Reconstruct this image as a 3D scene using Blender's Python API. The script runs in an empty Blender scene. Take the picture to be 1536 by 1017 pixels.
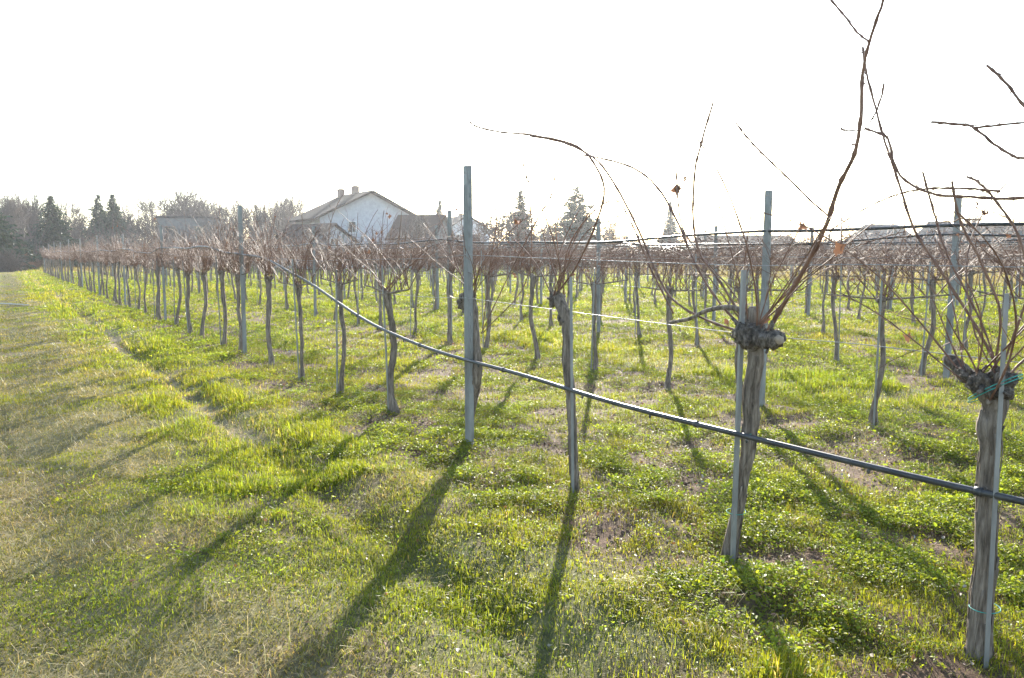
import bpy, math, random
import numpy as np
from mathutils import Vector, Matrix

R = math.radians
scene = bpy.context.scene
COL = scene.collection
rng = np.random.default_rng(7)
random.seed(7)

# ------------------------------------------------------------------ camera model
CAM_H, F_PX, YAW, PITCH = 1.55, 1171.0, R(33.2), math.atan(128.5 / 1171.0)
FWD = np.array([math.sin(YAW) * math.cos(PITCH), math.cos(YAW) * math.cos(PITCH), -math.sin(PITCH)])
RGT = np.array([math.cos(YAW), -math.sin(YAW), 0.0])
UPV = np.cross(RGT, FWD)
CAM = np.array([0.0, 0.0, CAM_H])


def ray(px, py):
    return FWD + RGT * ((px - 768) / F_PX) + UPV * ((508.5 - py) / F_PX)


def on_plane(px, py, x):
    """measured picture point -> the point of the vertical plane x = const"""
    d = ray(px, py)
    return CAM + d * (x / d[0])


def at_depth(px, depth):
    lat = (px - 768) / F_PX * depth
    f = np.array([math.sin(YAW), math.cos(YAW)])
    r = np.array([math.cos(YAW), -math.sin(YAW)])
    return f * depth + r * lat


def top_z(py, depth):
    return CAM_H + (380 - py) / F_PX * depth


# ------------------------------------------------------------------ noise
def _hash(ix, iy, seed):
    h = (ix.astype(np.int64) * 374761393 + iy.astype(np.int64) * 668265263 + seed * 974634777) & 0x7fffffff
    h = ((h ^ (h >> 13)) * 1274126177) & 0x7fffffff
    h = (h ^ (h >> 16)) & 0xffff
    return h / 65535.0


def noise2(x, y, scale, seed=0):
    x = np.asarray(x, float) / scale
    y = np.asarray(y, float) / scale
    ix = np.floor(x); iy = np.floor(y)
    fx = x - ix; fy = y - iy
    fx = fx * fx * (3 - 2 * fx); fy = fy * fy * (3 - 2 * fy)
    a = _hash(ix, iy, seed); b = _hash(ix + 1, iy, seed)
    c = _hash(ix, iy + 1, seed); d = _hash(ix + 1, iy + 1, seed)
    return (a * (1 - fx) + b * fx) * (1 - fy) + (c * (1 - fx) + d * fx) * fy


def fbm(x, y, scale, seed=0, n=3):
    s, amp, tot = 0, 1.0, 0
    for i in range(n):
        s = s + amp * noise2(x, y, scale / 2 ** i, seed + 17 * i); tot += amp; amp *= .5
    return s / tot


def smooth(a, b, v):
    t = np.clip((v - a) / (b - a), 0, 1)
    return t * t * (3 - 2 * t)


# ------------------------------------------------------------------ vineyard layout
ROW0, ROWSTEP, NROWS, FIELD_END = 3.0, 3.3, 11, 73.0
ROWX = [ROW0 + ROWSTEP * j for j in range(NROWS)]


def row_dist(x):
    """distance to the closest vine row"""
    j = np.clip(np.round((x - ROW0) / ROWSTEP), 0, NROWS - 1)
    return np.abs(x - (ROW0 + ROWSTEP * j))


def gz(x, y):
    """height of the ground"""
    x = np.asarray(x, float); y = np.asarray(y, float)
    r = np.hypot(x, y)
    near = 1 - smooth(25, 60, r)
    z = .06 * (fbm(x, y, 1.5, 3) - .5) + .055 * (fbm(x, y, .42, 9, 2) - .5)
    z = z * near + (.012 + .03 * np.exp(-(row_dist(x) / .7) ** 2)) * (noise2(x, y, .17, 29) - .5) * (1 - smooth(9, 13, r))
    z = z + .035 * np.exp(-(row_dist(x) / .45) ** 2) * near
    z = z - .05 * np.exp(-((x - 1.68) / .16) ** 2) * near - .03 * np.exp(-((x - .1) / .25) ** 2) * near
    z = z + .04 * np.exp(-((x - 2.15) / .3) ** 2) * near
    return z


# ------------------------------------------------------------------ mesh building
class MB:
    def __init__(self):
        self.v, self.q, self.t, self.c, self.n = [], [], [], [], 0
        self.mq, self.mt = [], []

    def add(self, v, q=None, t=None, c=None, m=0):
        v = np.asarray(v, np.float32).reshape(-1, 3)
        self.v.append(v)
        if q is not None and len(q):
            q = np.asarray(q, np.int64).reshape(-1, 4) + self.n
            self.q.append(q); self.mq.append(np.full(len(q), m, np.int32))
        if t is not None and len(t):
            t = np.asarray(t, np.int64).reshape(-1, 3) + self.n
            self.t.append(t); self.mt.append(np.full(len(t), m, np.int32))
        if c is not None:
            self.c.append(np.broadcast_to(np.asarray(c, np.float32), (len(v), 3)))
        self.n += len(v)
        return self

    def merge(self, other, loc=(0, 0, 0), rz=0.0, s=1.0):
        v = np.concatenate(other.v) * s
        cz, sz = math.cos(rz), math.sin(rz)
        w = np.stack([v[:, 0] * cz - v[:, 1] * sz, v[:, 0] * sz + v[:, 1] * cz, v[:, 2]], 1) + np.asarray(loc)
        self.add(w, np.concatenate(other.q) if other.q else None, np.concatenate(other.t) if other.t else None)

    def box(self, c, s, rz=0.0, m=0):
        x, y, z = [k / 2 for k in s]
        v = np.array([[-x, -y, -z], [x, -y, -z], [x, y, -z], [-x, y, -z], [-x, -y, z], [x, -y, z], [x, y, z], [-x, y, z]])
        cz, sz = math.cos(rz), math.sin(rz)
        v = np.stack([v[:, 0] * cz - v[:, 1] * sz, v[:, 0] * sz + v[:, 1] * cz, v[:, 2]], 1) + np.asarray(c)
        return self.add(v, [[0, 3, 2, 1], [4, 5, 6, 7], [0, 1, 5, 4], [1, 2, 6, 5], [2, 3, 7, 6], [3, 0, 4, 7]], m=m)

    def tube(self, pts, rad, sides=6, rough=0.0, cap=True, rg=None):
        pts = np.asarray(pts, float); n = len(pts)
        rad = np.broadcast_to(np.asarray(rad, float), (n,))
        T = np.gradient(pts, axis=0)
        T /= np.linalg.norm(T, axis=1)[:, None] + 1e-12
        ref = np.array([1., 0, 0]) if abs(T[0][0]) < .8 else np.array([0, 1., 0])
        u = np.cross(T[0], ref); u /= np.linalg.norm(u)
        U = np.empty((n, 3)); U[0] = u
        for i in range(1, n):
            u = u - T[i] * u.dot(T[i]); l = np.linalg.norm(u)
            u = u / l if l > 1e-6 else U[i - 1]
            U[i] = u
        V = np.cross(T, U)
        a = np.arange(sides) / sides * 2 * math.pi
        rr = np.repeat(rad[:, None], sides, 1)
        if rough:
            g = rg or rng
            col = g.normal(0, 1, sides)                         # long bark ridges
            wob = g.normal(0, 1, (n, sides))
            wob = (wob + np.roll(wob, 1, 0) + np.roll(wob, -1, 0)) / 2.2
            rr = rr * (1 + rough * (.55 * col[None] + .6 * wob))
        ring = pts[:, None] + rr[..., None] * (np.cos(a)[None, :, None] * U[:, None] + np.sin(a)[None, :, None] * V[:, None])
        v = ring.reshape(-1, 3)
        i = np.arange(n - 1)[:, None] * sides; k = np.arange(sides)[None]; k2 = (k + 1) % sides
        q = np.stack([i + k, i + k2, i + sides + k2, i + sides + k], -1).reshape(-1, 4)
        t = []
        if cap:
            v = np.concatenate([v, pts[:1] - T[:1] * rad[0] * .3, pts[-1:] + T[-1:] * rad[-1] * .5])
            kk = np.arange(sides); kk2 = (kk + 1) % sides
            t = np.concatenate([np.stack([kk2, kk, np.full(sides, n * sides)], 1),
                                np.stack([(n - 1) * sides + kk, (n - 1) * sides + kk2, np.full(sides, n * sides + 1)], 1)])
        return self.add(v, q, t)

    def mesh(self, name, mats, smooth_=True):
        me = bpy.data.meshes.new(name)
        v = np.concatenate(self.v)
        q = np.concatenate(self.q) if self.q else np.zeros((0, 4), np.int64)
        t = np.concatenate(self.t) if self.t else np.zeros((0, 3), np.int64)
        me.vertices.add(len(v)); me.vertices.foreach_set('co', v.astype(np.float32).ravel())
        loops = np.concatenate([q.ravel(), t.ravel()]).astype(np.int32)
        me.loops.add(len(loops)); me.loops.foreach_set('vertex_index', loops)
        npoly = len(q) + len(t)
        me.polygons.add(npoly)
        ls = np.concatenate([np.arange(len(q)) * 4, len(q) * 4 + np.arange(len(t)) * 3]).astype(np.int32)
        me.polygons.foreach_set('loop_start', ls)
        me.polygons.foreach_set('use_smooth', np.full(npoly, smooth_))
        if not isinstance(mats, (list, tuple)): mats = [mats]
        for m in mats: me.materials.append(m)
        if len(mats) > 1:
            me.polygons.foreach_set('material_index', np.concatenate(self.mq + self.mt).astype(np.int32))
        if self.c:
            at = me.attributes.new('tint', 'FLOAT_COLOR', 'POINT')
            c = np.concatenate(self.c)
            at.data.foreach_set('color', np.concatenate([c, np.ones((len(c), 1), np.float32)], 1).astype(np.float32).ravel())
        me.update(calc_edges=True)
        return me

    def obj(self, name, mats, parent=None, smooth_=True):
        return link(name, self.mesh(name, mats, smooth_), parent)


def link(name, data, parent=None):
    o = bpy.data.objects.new(name, data)
    COL.objects.link(o)
    if parent: o.parent = parent
    return o


USED = {}


def tag(o, label, cat, group=None, kind=None):
    o['label'] = label; o['category'] = cat
    if group: o['group'] = group
    if kind: o['kind'] = kind
    USED.setdefault(label, []).append(o.name)
    return o


def thing(name, label, cat, loc, rz=0.0, group=None):
    o = link(name, None)
    o.empty_display_size = .1
    o.location = loc; o.rotation_euler = (0, 0, rz)
    return tag(o, label, cat, group)


def copy_tree(o, parent=None):
    c = o.copy(); COL.objects.link(c); c.parent = parent
    for ch in list(o.children): copy_tree(ch, c)
    return c


def spline(P, n):
    """Catmull-Rom through the points, n samples"""
    P = np.asarray(P, float)
    E = np.concatenate([[2 * P[0] - P[1]], P, [2 * P[-1] - P[-2]]])
    m = len(P) - 1
    u = np.linspace(0, m - 1e-9, n); i = u.astype(int); t = (u - i)[:, None]
    a, b, c, d = E[i], E[i + 1], E[i + 2], E[i + 3]
    return .5 * (2 * b + (c - a) * t + (2 * a - 5 * b + 4 * c - d) * t ** 2 + (3 * b - a - 3 * c + d) * t ** 3)


# ------------------------------------------------------------------ materials
def new_mat(name):
    m = bpy.data.materials.new(name); m.use_nodes = True
    nt = m.node_tree
    return m, nt, nt.nodes, nt.links, nt.nodes['Principled BSDF']


def setin(b, **k):
    for n, v in k.items():
        b.inputs[n.replace('_', ' ')].default_value = v


def rampnode(N, L, src, stops):
    r = N.new('ShaderNodeValToRGB')
    e = r.color_ramp.elements
    while len(e) < len(stops): e.new(.5)
    for k, (p, c) in zip(e, stops):
        k.position = p; k.color = (*c, 1)
    L.new(src, r.inputs[0])
    return r


def noisy(name, c1, c2, scale=20, rough=.8, bump=.0, stretch=(1, 1, 1), metallic=0., detail=5, spec=.5, dist=.01, c3=None):
    m, nt, N, L, b = new_mat(name)
    tc = N.new('ShaderNodeTexCoord'); mp = N.new('ShaderNodeMapping')
    mp.inputs['Scale'].default_value = stretch
    L.new(tc.outputs['Object'], mp.inputs[0])
    n = N.new('ShaderNodeTexNoise'); n.inputs['Scale'].default_value = scale; n.inputs['Detail'].default_value = detail
    n.inputs['Roughness'].default_value = .65
    L.new(mp.outputs[0], n.inputs['Vector'])
    st = [(.32, c1), (.66, c2)] if c3 is None else [(.3, c1), (.5, c2), (.7, c3)]
    r = rampnode(N, L, n.outputs['Fac'], st)
    L.new(r.outputs[0], b.inputs['Base Color'])
    setin(b, Roughness=rough, Metallic=metallic)
    b.inputs['Specular IOR Level'].default_value = spec
    if bump:
        bp = N.new('ShaderNodeBump'); bp.inputs['Strength'].default_value = bump; bp.inputs['Distance'].default_value = dist
        L.new(n.outputs['Fac'], bp.inputs['Height']); L.new(bp.outputs[0], b.inputs['Normal'])
    return m


BARK = noisy('vine_bark', (.05, .039, .03), (.16, .125, .096), 60, .95, 1.0, (1, 1, .10), dist=.012, spec=.1, detail=8, c3=(.31, .25, .195))
BARK_DARK = noisy('knotted_bark', (.035, .028, .022), (.125, .10, .08), 55, .95, 1.0, (1, 1, .6), dist=.03, spec=.1, detail=10, c3=(.30, .25, .20))
CANE = noisy('cane_bark', (.085, .042, .028), (.20, .105, .065), 25, .6, .15, (1, 1, .3), dist=.002, spec=.25)
CUT = noisy('cut_wood', (.20, .15, .105), (.32, .25, .18), 30, .9, .3)
GALV = noisy('galvanized_steel', (.105, .095, .082), (.20, .20, .187), 9, .6, .1, (1, 1, .25), metallic=.15, c3=(.28, .278, .26), detail=8)
STAKE = noisy('stake_steel', (.15, .148, .14), (.25, .245, .23), 14, .5, .05, (1, 1, .3), metallic=.3)
PIPE = noisy('black_polythene', (.015, .015, .015), (.032, .03, .029), 9, .42, .05, spec=.4, c3=(.06, .055, .048))
WIRE = noisy('wire_steel', (.22, .22, .215), (.36, .355, .345), 8, .5, metallic=.7)
TEAL = noisy('teal_string', (.02, .20, .16), (.04, .30, .25), 40, .7)
DRYLEAF_C = noisy('dried_leaf', (.12, .065, .04), (.34, .17, .09), 18, .7, .1)


def translucent_mat(name, attr=True, col=(.1, .14, .03), trans=.5, rough=.45, spec=.35):
    m = bpy.data.materials.new(name); m.use_nodes = True
    nt = m.node_tree; N, L = nt.nodes, nt.links
    b = N['Principled BSDF']; out = N['Material Output']
    tr = N.new('ShaderNodeBsdfTranslucent'); mx = N.new('ShaderNodeMixShader'); mx.inputs[0].default_value = trans
    if attr:
        a = N.new('ShaderNodeAttribute'); a.attribute_name = 'tint'
        L.new(a.outputs['Color'], b.inputs['Base Color'])
        mm = N.new('ShaderNodeMix'); mm.data_type = 'RGBA'; mm.blend_type = 'MULTIPLY'; mm.inputs[0].default_value = 1
        L.new(a.outputs['Color'], mm.inputs[6]); mm.inputs[7].default_value = (1.25, 1.3, .8, 1)
        L.new(mm.outputs[2], tr.inputs['Color'])
    else:
        b.inputs['Base Color'].default_value = (*col, 1); tr.inputs['Color'].default_value = (*col, 1)
    b.inputs['Roughness'].default_value = rough
    b.inputs['Specular IOR Level'].default_value = spec
    L.new(b.outputs[0], mx.inputs[1]); L.new(tr.outputs[0], mx.inputs[2]); L.new(mx.outputs[0], out.inputs['Surface'])
    return m


GRASS = translucent_mat('grass_blades', trans=.55, rough=.55, spec=.16)
WEEDS = translucent_mat('weed_leaves', trans=.55, rough=.5, spec=.2)
LITTER = translucent_mat('leaf_litter', trans=.2, rough=.6, spec=.3)
DRYLEAF = translucent_mat('dry_vine_leaf', attr=False, col=(.17, .085, .05), trans=.25, rough=.7, spec=.2)
NEEDLE = translucent_mat('conifer_needles', attr=True, trans=.15, rough=.6, spec=.25)


def ground_material():
    m, nt, N, L, b = new_mat('ground_soil_and_turf')
    geo = N.new('ShaderNodeNewGeometry')
    n1 = N.new('ShaderNodeTexNoise'); n1.inputs['Scale'].default_value = 1.3; n1.inputs['Detail'].default_value = 8; n1.inputs['Roughness'].default_value = .7
    n2 = N.new('ShaderNodeTexNoise'); n2.inputs['Scale'].default_value = 22; n2.inputs['Detail'].default_value = 6; n2.inputs['Roughness'].default_value = .7
    n3 = N.new('ShaderNodeTexNoise'); n3.inputs['Scale'].default_value = .12; n3.inputs['Detail'].default_value = 4
    for n in (n1, n2, n3): L.new(geo.outputs['Position'], n.inputs['Vector'])
    soil = rampnode(N, L, n2.outputs['Fac'], [(.3, (.05, .028, .016)), (.5, (.115, .067, .039)), (.72, (.19, .117, .07))])
    turf = rampnode(N, L, n2.outputs['Fac'], [(.3, (.05, .048, .016)), (.5, (.10, .095, .03)), (.75, (.17, .15, .06))])
    dry = rampnode(N, L, n2.outputs['Fac'], [(.3, (.13, .10, .05)), (.5, (.22, .17, .088)), (.75, (.34, .265, .15))])
    sep = N.new('ShaderNodeSeparateXYZ'); L.new(geo.outputs['Position'], sep.inputs[0])
    a = N.new('ShaderNodeAttribute'); a.attribute_name = 'zone'
    sa = N.new('ShaderNodeSeparateColor'); L.new(a.outputs['Color'], sa.inputs[0])

    def mix(f, c1, c2):
        x = N.new('ShaderNodeMix'); x.data_type = 'RGBA'
        L.new(f, x.inputs[0]); L.new(c1, x.inputs[6]); L.new(c2, x.inputs[7]); return x.outputs[2]
    c = mix(sa.outputs[0], soil.outputs[0], turf.outputs[0])     # red: turf instead of soil
    c = mix(sa.outputs[1], c, dry.outputs[0])                    # green: dry worn grass
    L.new(c, b.inputs['Base Color'])
    setin(b, Roughness=.95); b.inputs['Specular IOR Level'].default_value = .15
    bp = N.new('ShaderNodeBump'); bp.inputs['Strength'].default_value = .7; bp.inputs['Distance'].default_value = .03
    L.new(n2.outputs['Fac'], bp.inputs['Height']); L.new(bp.outputs[0], b.inputs['Normal'])
    return m


# ------------------------------------------------------------------ ground cover zones
def zones(x, y):
    """returns track, verge, rut, strip (under the vines), lush (between rows), dryfield weights"""
    wob = .9 * (fbm(x, y, 1.6, 41) - .5)
    xx = x + wob
    track = smooth(-3.2, -2.4, xx) * (1 - smooth(.65, 1.35, xx))
    rut = np.exp(-((x + .18 * (noise2(x, y, 1.5, 5) - .5) - 1.68) / .13) ** 2) * smooth(5.0, 7.0, y)
    d = row_dist(x)
    strip = 1 - smooth(.55, 1.0, d + .5 * wob)
    infield = smooth(2.2, 2.6, x) * (1 - smooth(37.2, 38.5, x)) * (1 - smooth(FIELD_END + .5, FIELD_END + 2, y))
    lane = (x + .4 * wob - ROW0) / ROWSTEP
    tilled = smooth(.35, .65, np.abs(((lane + 1.5) % 2.0) - 1.0))   # every second lane is worked, the others are grassed
    strip = np.maximum(strip, .92 * tilled * smooth(2.3, 2.9, x)) * infield
    dryf = np.maximum(smooth(37.5, 39.5, x), smooth(FIELD_END, FIELD_END + 5, y) * smooth(1.5, 4.5, x))
    return track, rut, strip, dryf


def bare(x, y, st):
    """patches of bare crumbly earth in the worked lanes and under the vines"""
    return smooth(.575, .63, fbm(x, y, .40, 211, 3)) * st * (1 - .6 * smooth(18, 40, np.hypot(x, y)))


# --- ground sheet
def axis(lo, hi, fine_lo, fine_hi, f, mid_hi, m):
    v = list(np.arange(fine_lo, fine_hi, f)) + list(np.arange(fine_hi, mid_hi, m))
    s = m
    while v[-1] < hi:
        s *= 1.35; v.append(v[-1] + s)
    left = [fine_lo]; s = f * 2
    while left[-1] > lo:
        s *= 1.4; left.append(left[-1] - s)
    return np.array(left[:0:-1] + v)


gx = axis(-900, 1500, -3.0, 12.0, .07, 45, .55)
gy = axis(-300, 1800, -.5, 13.0, .07, 82, .55)
X, Y = np.meshgrid(gx, gy)
Zg = gz(X, Y)
nx, ny = len(gx), len(gy)
idx = np.arange(nx * ny).reshape(ny, nx)
gm = MB()
tr_, rut_, st_, df_ = zones(X, Y)
patch = fbm(X, Y, .9, 77)
far = smooth(12, 40, np.hypot(X, Y))
turf = np.clip(1 - .75 * st_ - .5 * (patch > .6), 0.05, 1)
turf = np.maximum(turf, far * (1 - .35 * st_)) * (1 - .95 * bare(X, Y, st_))
dry = np.clip(np.maximum.reduce([.66 * tr_ * (.30 + .9 * fbm(X, Y, .7, 31)), .8 * rut_, .85 * df_]), 0, 1)
zc = np.stack([turf, dry, 0 * dry], -1).reshape(-1, 3)
gm.add(np.stack([X, Y, Zg], -1).reshape(-1, 3),
       np.stack([idx[:-1, :-1], idx[:-1, 1:], idx[1:, 1:], idx[1:, :-1]], -1).reshape(-1, 4), c=zc)
ground = gm.obj('ground', ground_material())
ground.data.attributes['tint'].name = 'zone'
ground['kind'] = 'structure'

# --- distant hills
hm = MB()
hx = np.linspace(-1500, 1900, 120)
hb = np.linspace(0, 1, 10)
HX, HB = np.meshgrid(hx, hb)
hh = (8 + 22 * fbm(HX, HX * 0 + 3, 420, 5, 4)) * (.35 + .65 * smooth(900, -500, HX))
HZ = -1 + hh * np.sin(HB * math.pi * .5) * (1 + .12 * (noise2(HX, HB * 300, 60, 8) - .5))
HYY = 1150 + HB * 500 + .12 * HX
i2 = np.arange(HX.size).reshape(HX.shape)
hm.add(np.stack([HX, HYY, HZ], -1).reshape(-1, 3), np.stack([i2[:-1, :-1], i2[:-1, 1:], i2[1:, 1:], i2[1:, :-1]], -1).reshape(-1, 4))
o = hm.obj('hills', noisy('wooded_hill', (.03, .04, .025), (.08, .085, .05), .05, .95)); o['kind'] = 'structure'


# ------------------------------------------------------------------ grass, weeds and litter
def polar(n, r0, r1, rflat, seed):
    """ground points, even per area up to rflat and thinning as 1/r^2 beyond it"""
    g = np.random.default_rng(seed)
    A = .5 * (rflat ** 2 - r0 ** 2); B = rflat ** 2 * math.log(r1 / rflat)
    u = g.random(n) * (A + B)
    r = np.where(u < A, np.sqrt(2 * u + r0 ** 2), rflat * np.exp(np.maximum(u - A, 0) / rflat ** 2))
    th = YAW + R(42.5) * (2 * g.random(n) - 1)
    return r * np.sin(th), r * np.cos(th), r, g


def blades(mb, x, y, ang, Ln, w, lean, c, ctip=None, z0=-.004):
    n = len(x)
    p = np.stack([x, y, gz(x, y) + z0], 1)
    s = np.stack([np.cos(ang), np.sin(ang), 0 * ang], 1) * (w / 2)[:, None]
    d = np.stack([-np.sin(ang), np.cos(ang), 0 * ang], 1)
    m = p + d * (Ln * lean * .35)[:, None]; m[:, 2] += Ln * .6 * np.sqrt(np.maximum(1 - (lean * .6) ** 2, .05))
    t = p + d * (Ln * lean)[:, None]; t[:, 2] += Ln * np.sqrt(np.maximum(1 - lean ** 2, .01))
    v = np.stack([p - s, p + s, m - s * .8, m + s * .8, t], 1).reshape(-1, 3)
    k = np.arange(n)[:, None] * 5
    q = k + np.array([[0, 1, 3, 2]]); tt = k + np.array([[2, 3, 4]])
    if ctip is None: ctip = c
    cc = np.stack([c, c, c, c, ctip], 1).reshape(-1, 3)
    mb.add(v, q, tt, c=cc)


def leaves(mb, p, ang, pitch, Ln, w, c, roll=None):
    n = len(p)
    d = np.stack([np.cos(ang) * np.cos(pitch), np.sin(ang) * np.cos(pitch), np.sin(pitch)], 1)
    s = np.stack([-np.sin(ang), np.cos(ang), 0 * ang], 1)
    up = np.cross(d, s)
    if roll is not None:
        s, up = s * np.cos(roll)[:, None] + up * np.sin(roll)[:, None], up * np.cos(roll)[:, None] - s * np.sin(roll)[:, None]
    L_ = Ln[:, None]; W_ = w[:, None] / 2
    fold = up * (w * .18)[:, None]
    v = np.stack([p, p + d * L_ * .3 + s * W_ * .9 + fold, p + d * L_ * .72 + s * W_ * .75 + fold * .8, p + d * L_ - up * L_ * .08,
                  p + d * L_ * .72 - s * W_ * .75 + fold * .8, p + d * L_ * .3 - s * W_ * .9 + fold], 1).reshape(-1, 3)
    k = np.arange(n)[:, None] * 6
    q = np.concatenate([k + np.array([[0, 1, 2, 3]]), k + np.array([[0, 3, 4, 5]])])
    mb.add(v, q, c=np.repeat(c, 6, 0))


def hue(g, n, base, var=.18, warm=.12):
    b = np.asarray(base)[None] * (1 + var * g.normal(0, 1, (n, 1)))
    k = warm * g.normal(0, 1, (n, 1))
    return np.clip(b * np.concatenate([1 + k, 1 + .2 * k, 1 - k], 1), .004, .9).astype(np.float32)


FRESH, OLIVE, STRAW, WEEDC = (.205, .213, .016), (.20, .16, .030), (.42, .31, .13), (.195, .215, .020)

gb = MB()
N1 = 1650000
x, y, r, g = polar(N1, 2.0, 95, 5.5, 11)
tr, rut, st, df = zones(x, y)
lushn = fbm(x, y, 1.1, 51); dryn = fbm(x, y, .75, 63)
clump = fbm(x, y, .28, 71, 2)
wnn = fbm(x, y, .8, 191)
keep = 1 - .93 * st * (1 - .7 * far[0, 0]) - .6 * rut
keep = keep - .55 * (1 - tr) * smooth(.57, .66, dryn) * (r < 30)
keep = np.where(r > 25, np.maximum(keep, .55), keep) * (1 - .93 * bare(x, y, st))
keep *= tr + (1 - tr) * (.35 + 1.1 * smooth(.3, .62, clump))
ok = g.random(N1) < keep
x, y, r, tr, rut, st, df, lushn, dryn, clump = [a[ok] for a in (x, y, r, tr, rut, st, df, lushn, dryn, clump)]
n = len(x)
sc = np.clip(r / 7.0, 1, 5.5)
lush = np.clip(smooth(.40, .62, lushn) * smooth(.36, .60, clump + .25 * (lushn - .5)) * (1 - tr) * (1 - st), 0, 1)
Ln = (.022 + .022 * lush + .009 * (1 - tr)) * np.exp(.3 * g.normal(0, 1, n)) * np.where(clump > .58, 1.25, 1)
Ln = Ln * (1 - .35 * tr * smooth(.3, .6, dryn + .2 * (clump - .5))) * np.clip(sc, 1, 1.7)
Ln = np.where(df > .5, Ln * 3.0, Ln)
w = (.0032 + .0016 * lush) * np.exp(.25 * g.normal(0, 1, n)) * sc
lean = np.clip(.68 + .24 * g.normal(0, 1, n) + .15 * tr - .16 * lush, .05, .985)
c = hue(g, n, FRESH, .26)
ol = hue(g, n, OLIVE, .32); sw = hue(g, n, STRAW, .32) * np.where(df > .5, .42, 1 - .22 * tr)[:, None].astype(np.float32)
f_ol = np.clip(.18 + .75 * tr * smooth(.25, .55, dryn) - .4 * lush + .5 * (dryn - .5), 0, 1)[:, None]
c = c * (1 - f_ol) + ol * f_ol
big = (fbm(x, y, 3.1, 141) - .5)[:, None]
c = np.clip(c * np.concatenate([1 + .55 * big, 1 + .1 * big, 1 - .4 * big], 1), .004, .9)
p_straw = np.clip(.08 + .62 * tr * smooth(.34, .55, dryn) * smooth(.35, .6, clump) + .5 * rut + .35 * (1 - tr) * (1 - lush) * smooth(.56, .68, dryn) + .93 * df, 0, .97)
iss = g.random(n) < p_straw
iss &= (g.random(n) < .8) | (df > .5)
c = np.where(iss[:, None], sw, c)
lean = np.where(iss & (df < .5), np.clip(lean + .35, 0, .985), lean)
blades(gb, x, y, g.random(n) * 6.283, Ln, w, lean, c)
grass = gb.obj('grass', GRASS, smooth_=False)
tag(grass, 'short yellow-green winter grass lit from behind, growing over the whole vineyard ground', 'grass', kind='stuff')

# low broad-leaved weeds: small plants, each a spray of leaves
wb = MB()
NP = 480000
x, y, r, g = polar(NP, 2.0, 85, 6.0, 23)
tr, rut, st, df = zones(x, y)
wn = fbm(x, y, .8, 91); wn2 = fbm(x, y, 2.5, 95); cush = smooth(.36, .64, noise2(x, y, .20, 97) * .6 + noise2(x, y, .09, 98) * .4)
keep = np.clip(.03 + .98 * st * smooth(.36, .52, wn) * (.12 + .88 * cush) + .5 * (1 - st) * smooth(.50, .66, wn) * smooth(.35, .6, wn2), 0, 1) * (1 - .93 * tr) * (1 - df) * (1 - .7 * rut) * (1 - .9 * bare(x, y, st))
ok = g.random(NP) < keep
x, y, r, st, cush = x[ok], y[ok], r[ok], st[ok], cush[ok]
npl = len(x)
nl = np.where(r < 9, 10, np.where(r < 25, 6, 4))
pid = np.repeat(np.arange(npl), nl); n = len(pid)
scp = np.clip(r / 9, 1, 4.0)[pid] * np.where(r < 9, 1, 1.15)[pid]
psz = np.clip(np.exp(.35 * g.normal(0, 1, npl)), .4, 1.5)[pid]
a = g.random(n) * 6.283; rad = .045 * np.sqrt(g.random(n)) * psz * scp
px_, py_ = x[pid] + rad * np.cos(a), y[pid] + rad * np.sin(a)
hz = .042 * cush[pid] * g.random(n) ** .5 + (.006 + .026 * g.random(n) * psz * (1 - .6 * rad / (.05 * psz * scp)))
pp = np.stack([px_, py_, gz(px_, py_) + hz], 1)
Ln = .0115 * np.exp(.3 * g.normal(0, 1, n)) * psz * scp
cw = (hue(g, npl, WEEDC, .22, .12) * (1 + .5 * (noise2(x, y, .33, 99) - .5))[:, None])[pid] * (1 + .12 * g.normal(0, 1, (n, 1)))
leaves(wb, pp, a + .6 * g.normal(0, 1, n), .15 + .45 * g.normal(0, 1, n), Ln, Ln * (.55 + .25 * g.random(n)), np.clip(cw, .005, .6), .4 * g.normal(0, 1, n))
weeds = wb.obj('weeds', WEEDS)
tag(weeds, 'low broad-leaved green weeds creeping over the bare soil under the vine rows', 'weeds', kind='stuff')

# fallen vine leaves and dry stalks
lb = MB()
NL = 34000
x, y, r, g = polar(NL, 2.0, 40, 7.0, 37)
tr, rut, st, df = zones(x, y)
dn = fbm(x, y, .6, 63)
ok = g.random(NL) < np.clip(.05 + .75 * st * smooth(.45, .65, dn) + .12 * (1 - tr) + .5 * bare(x, y, st), 0, 1) * (1 - .8 * tr)
x, y, r = x[ok], y[ok], r[ok]; n = len(x)
pp = np.stack([x, y, gz(x, y) + .012 + .02 * g.random(n)], 1)
cl = np.where(g.random((n, 1)) < .6, hue(g, n, (.20, .105, .065), .3), hue(g, n, (.33, .25, .17), .25))
Ln = np.minimum(.022 * np.exp(.3 * g.normal(0, 1, n)), .03) * np.clip(r / 8, 1, 2)
leaves(lb, pp, g.random(n) * 6.283, .5 * g.normal(0, 1, n), Ln, Ln * (.4 + .4 * g.random(n)), cl.astype(np.float32), 1.0 * g.normal(0, 1, n))
litter = lb.obj('leaf_litter', LITTER)
tag(litter, 'scattered brown fallen vine leaves lying among the weeds', 'fallen leaves', kind='stuff')

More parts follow.
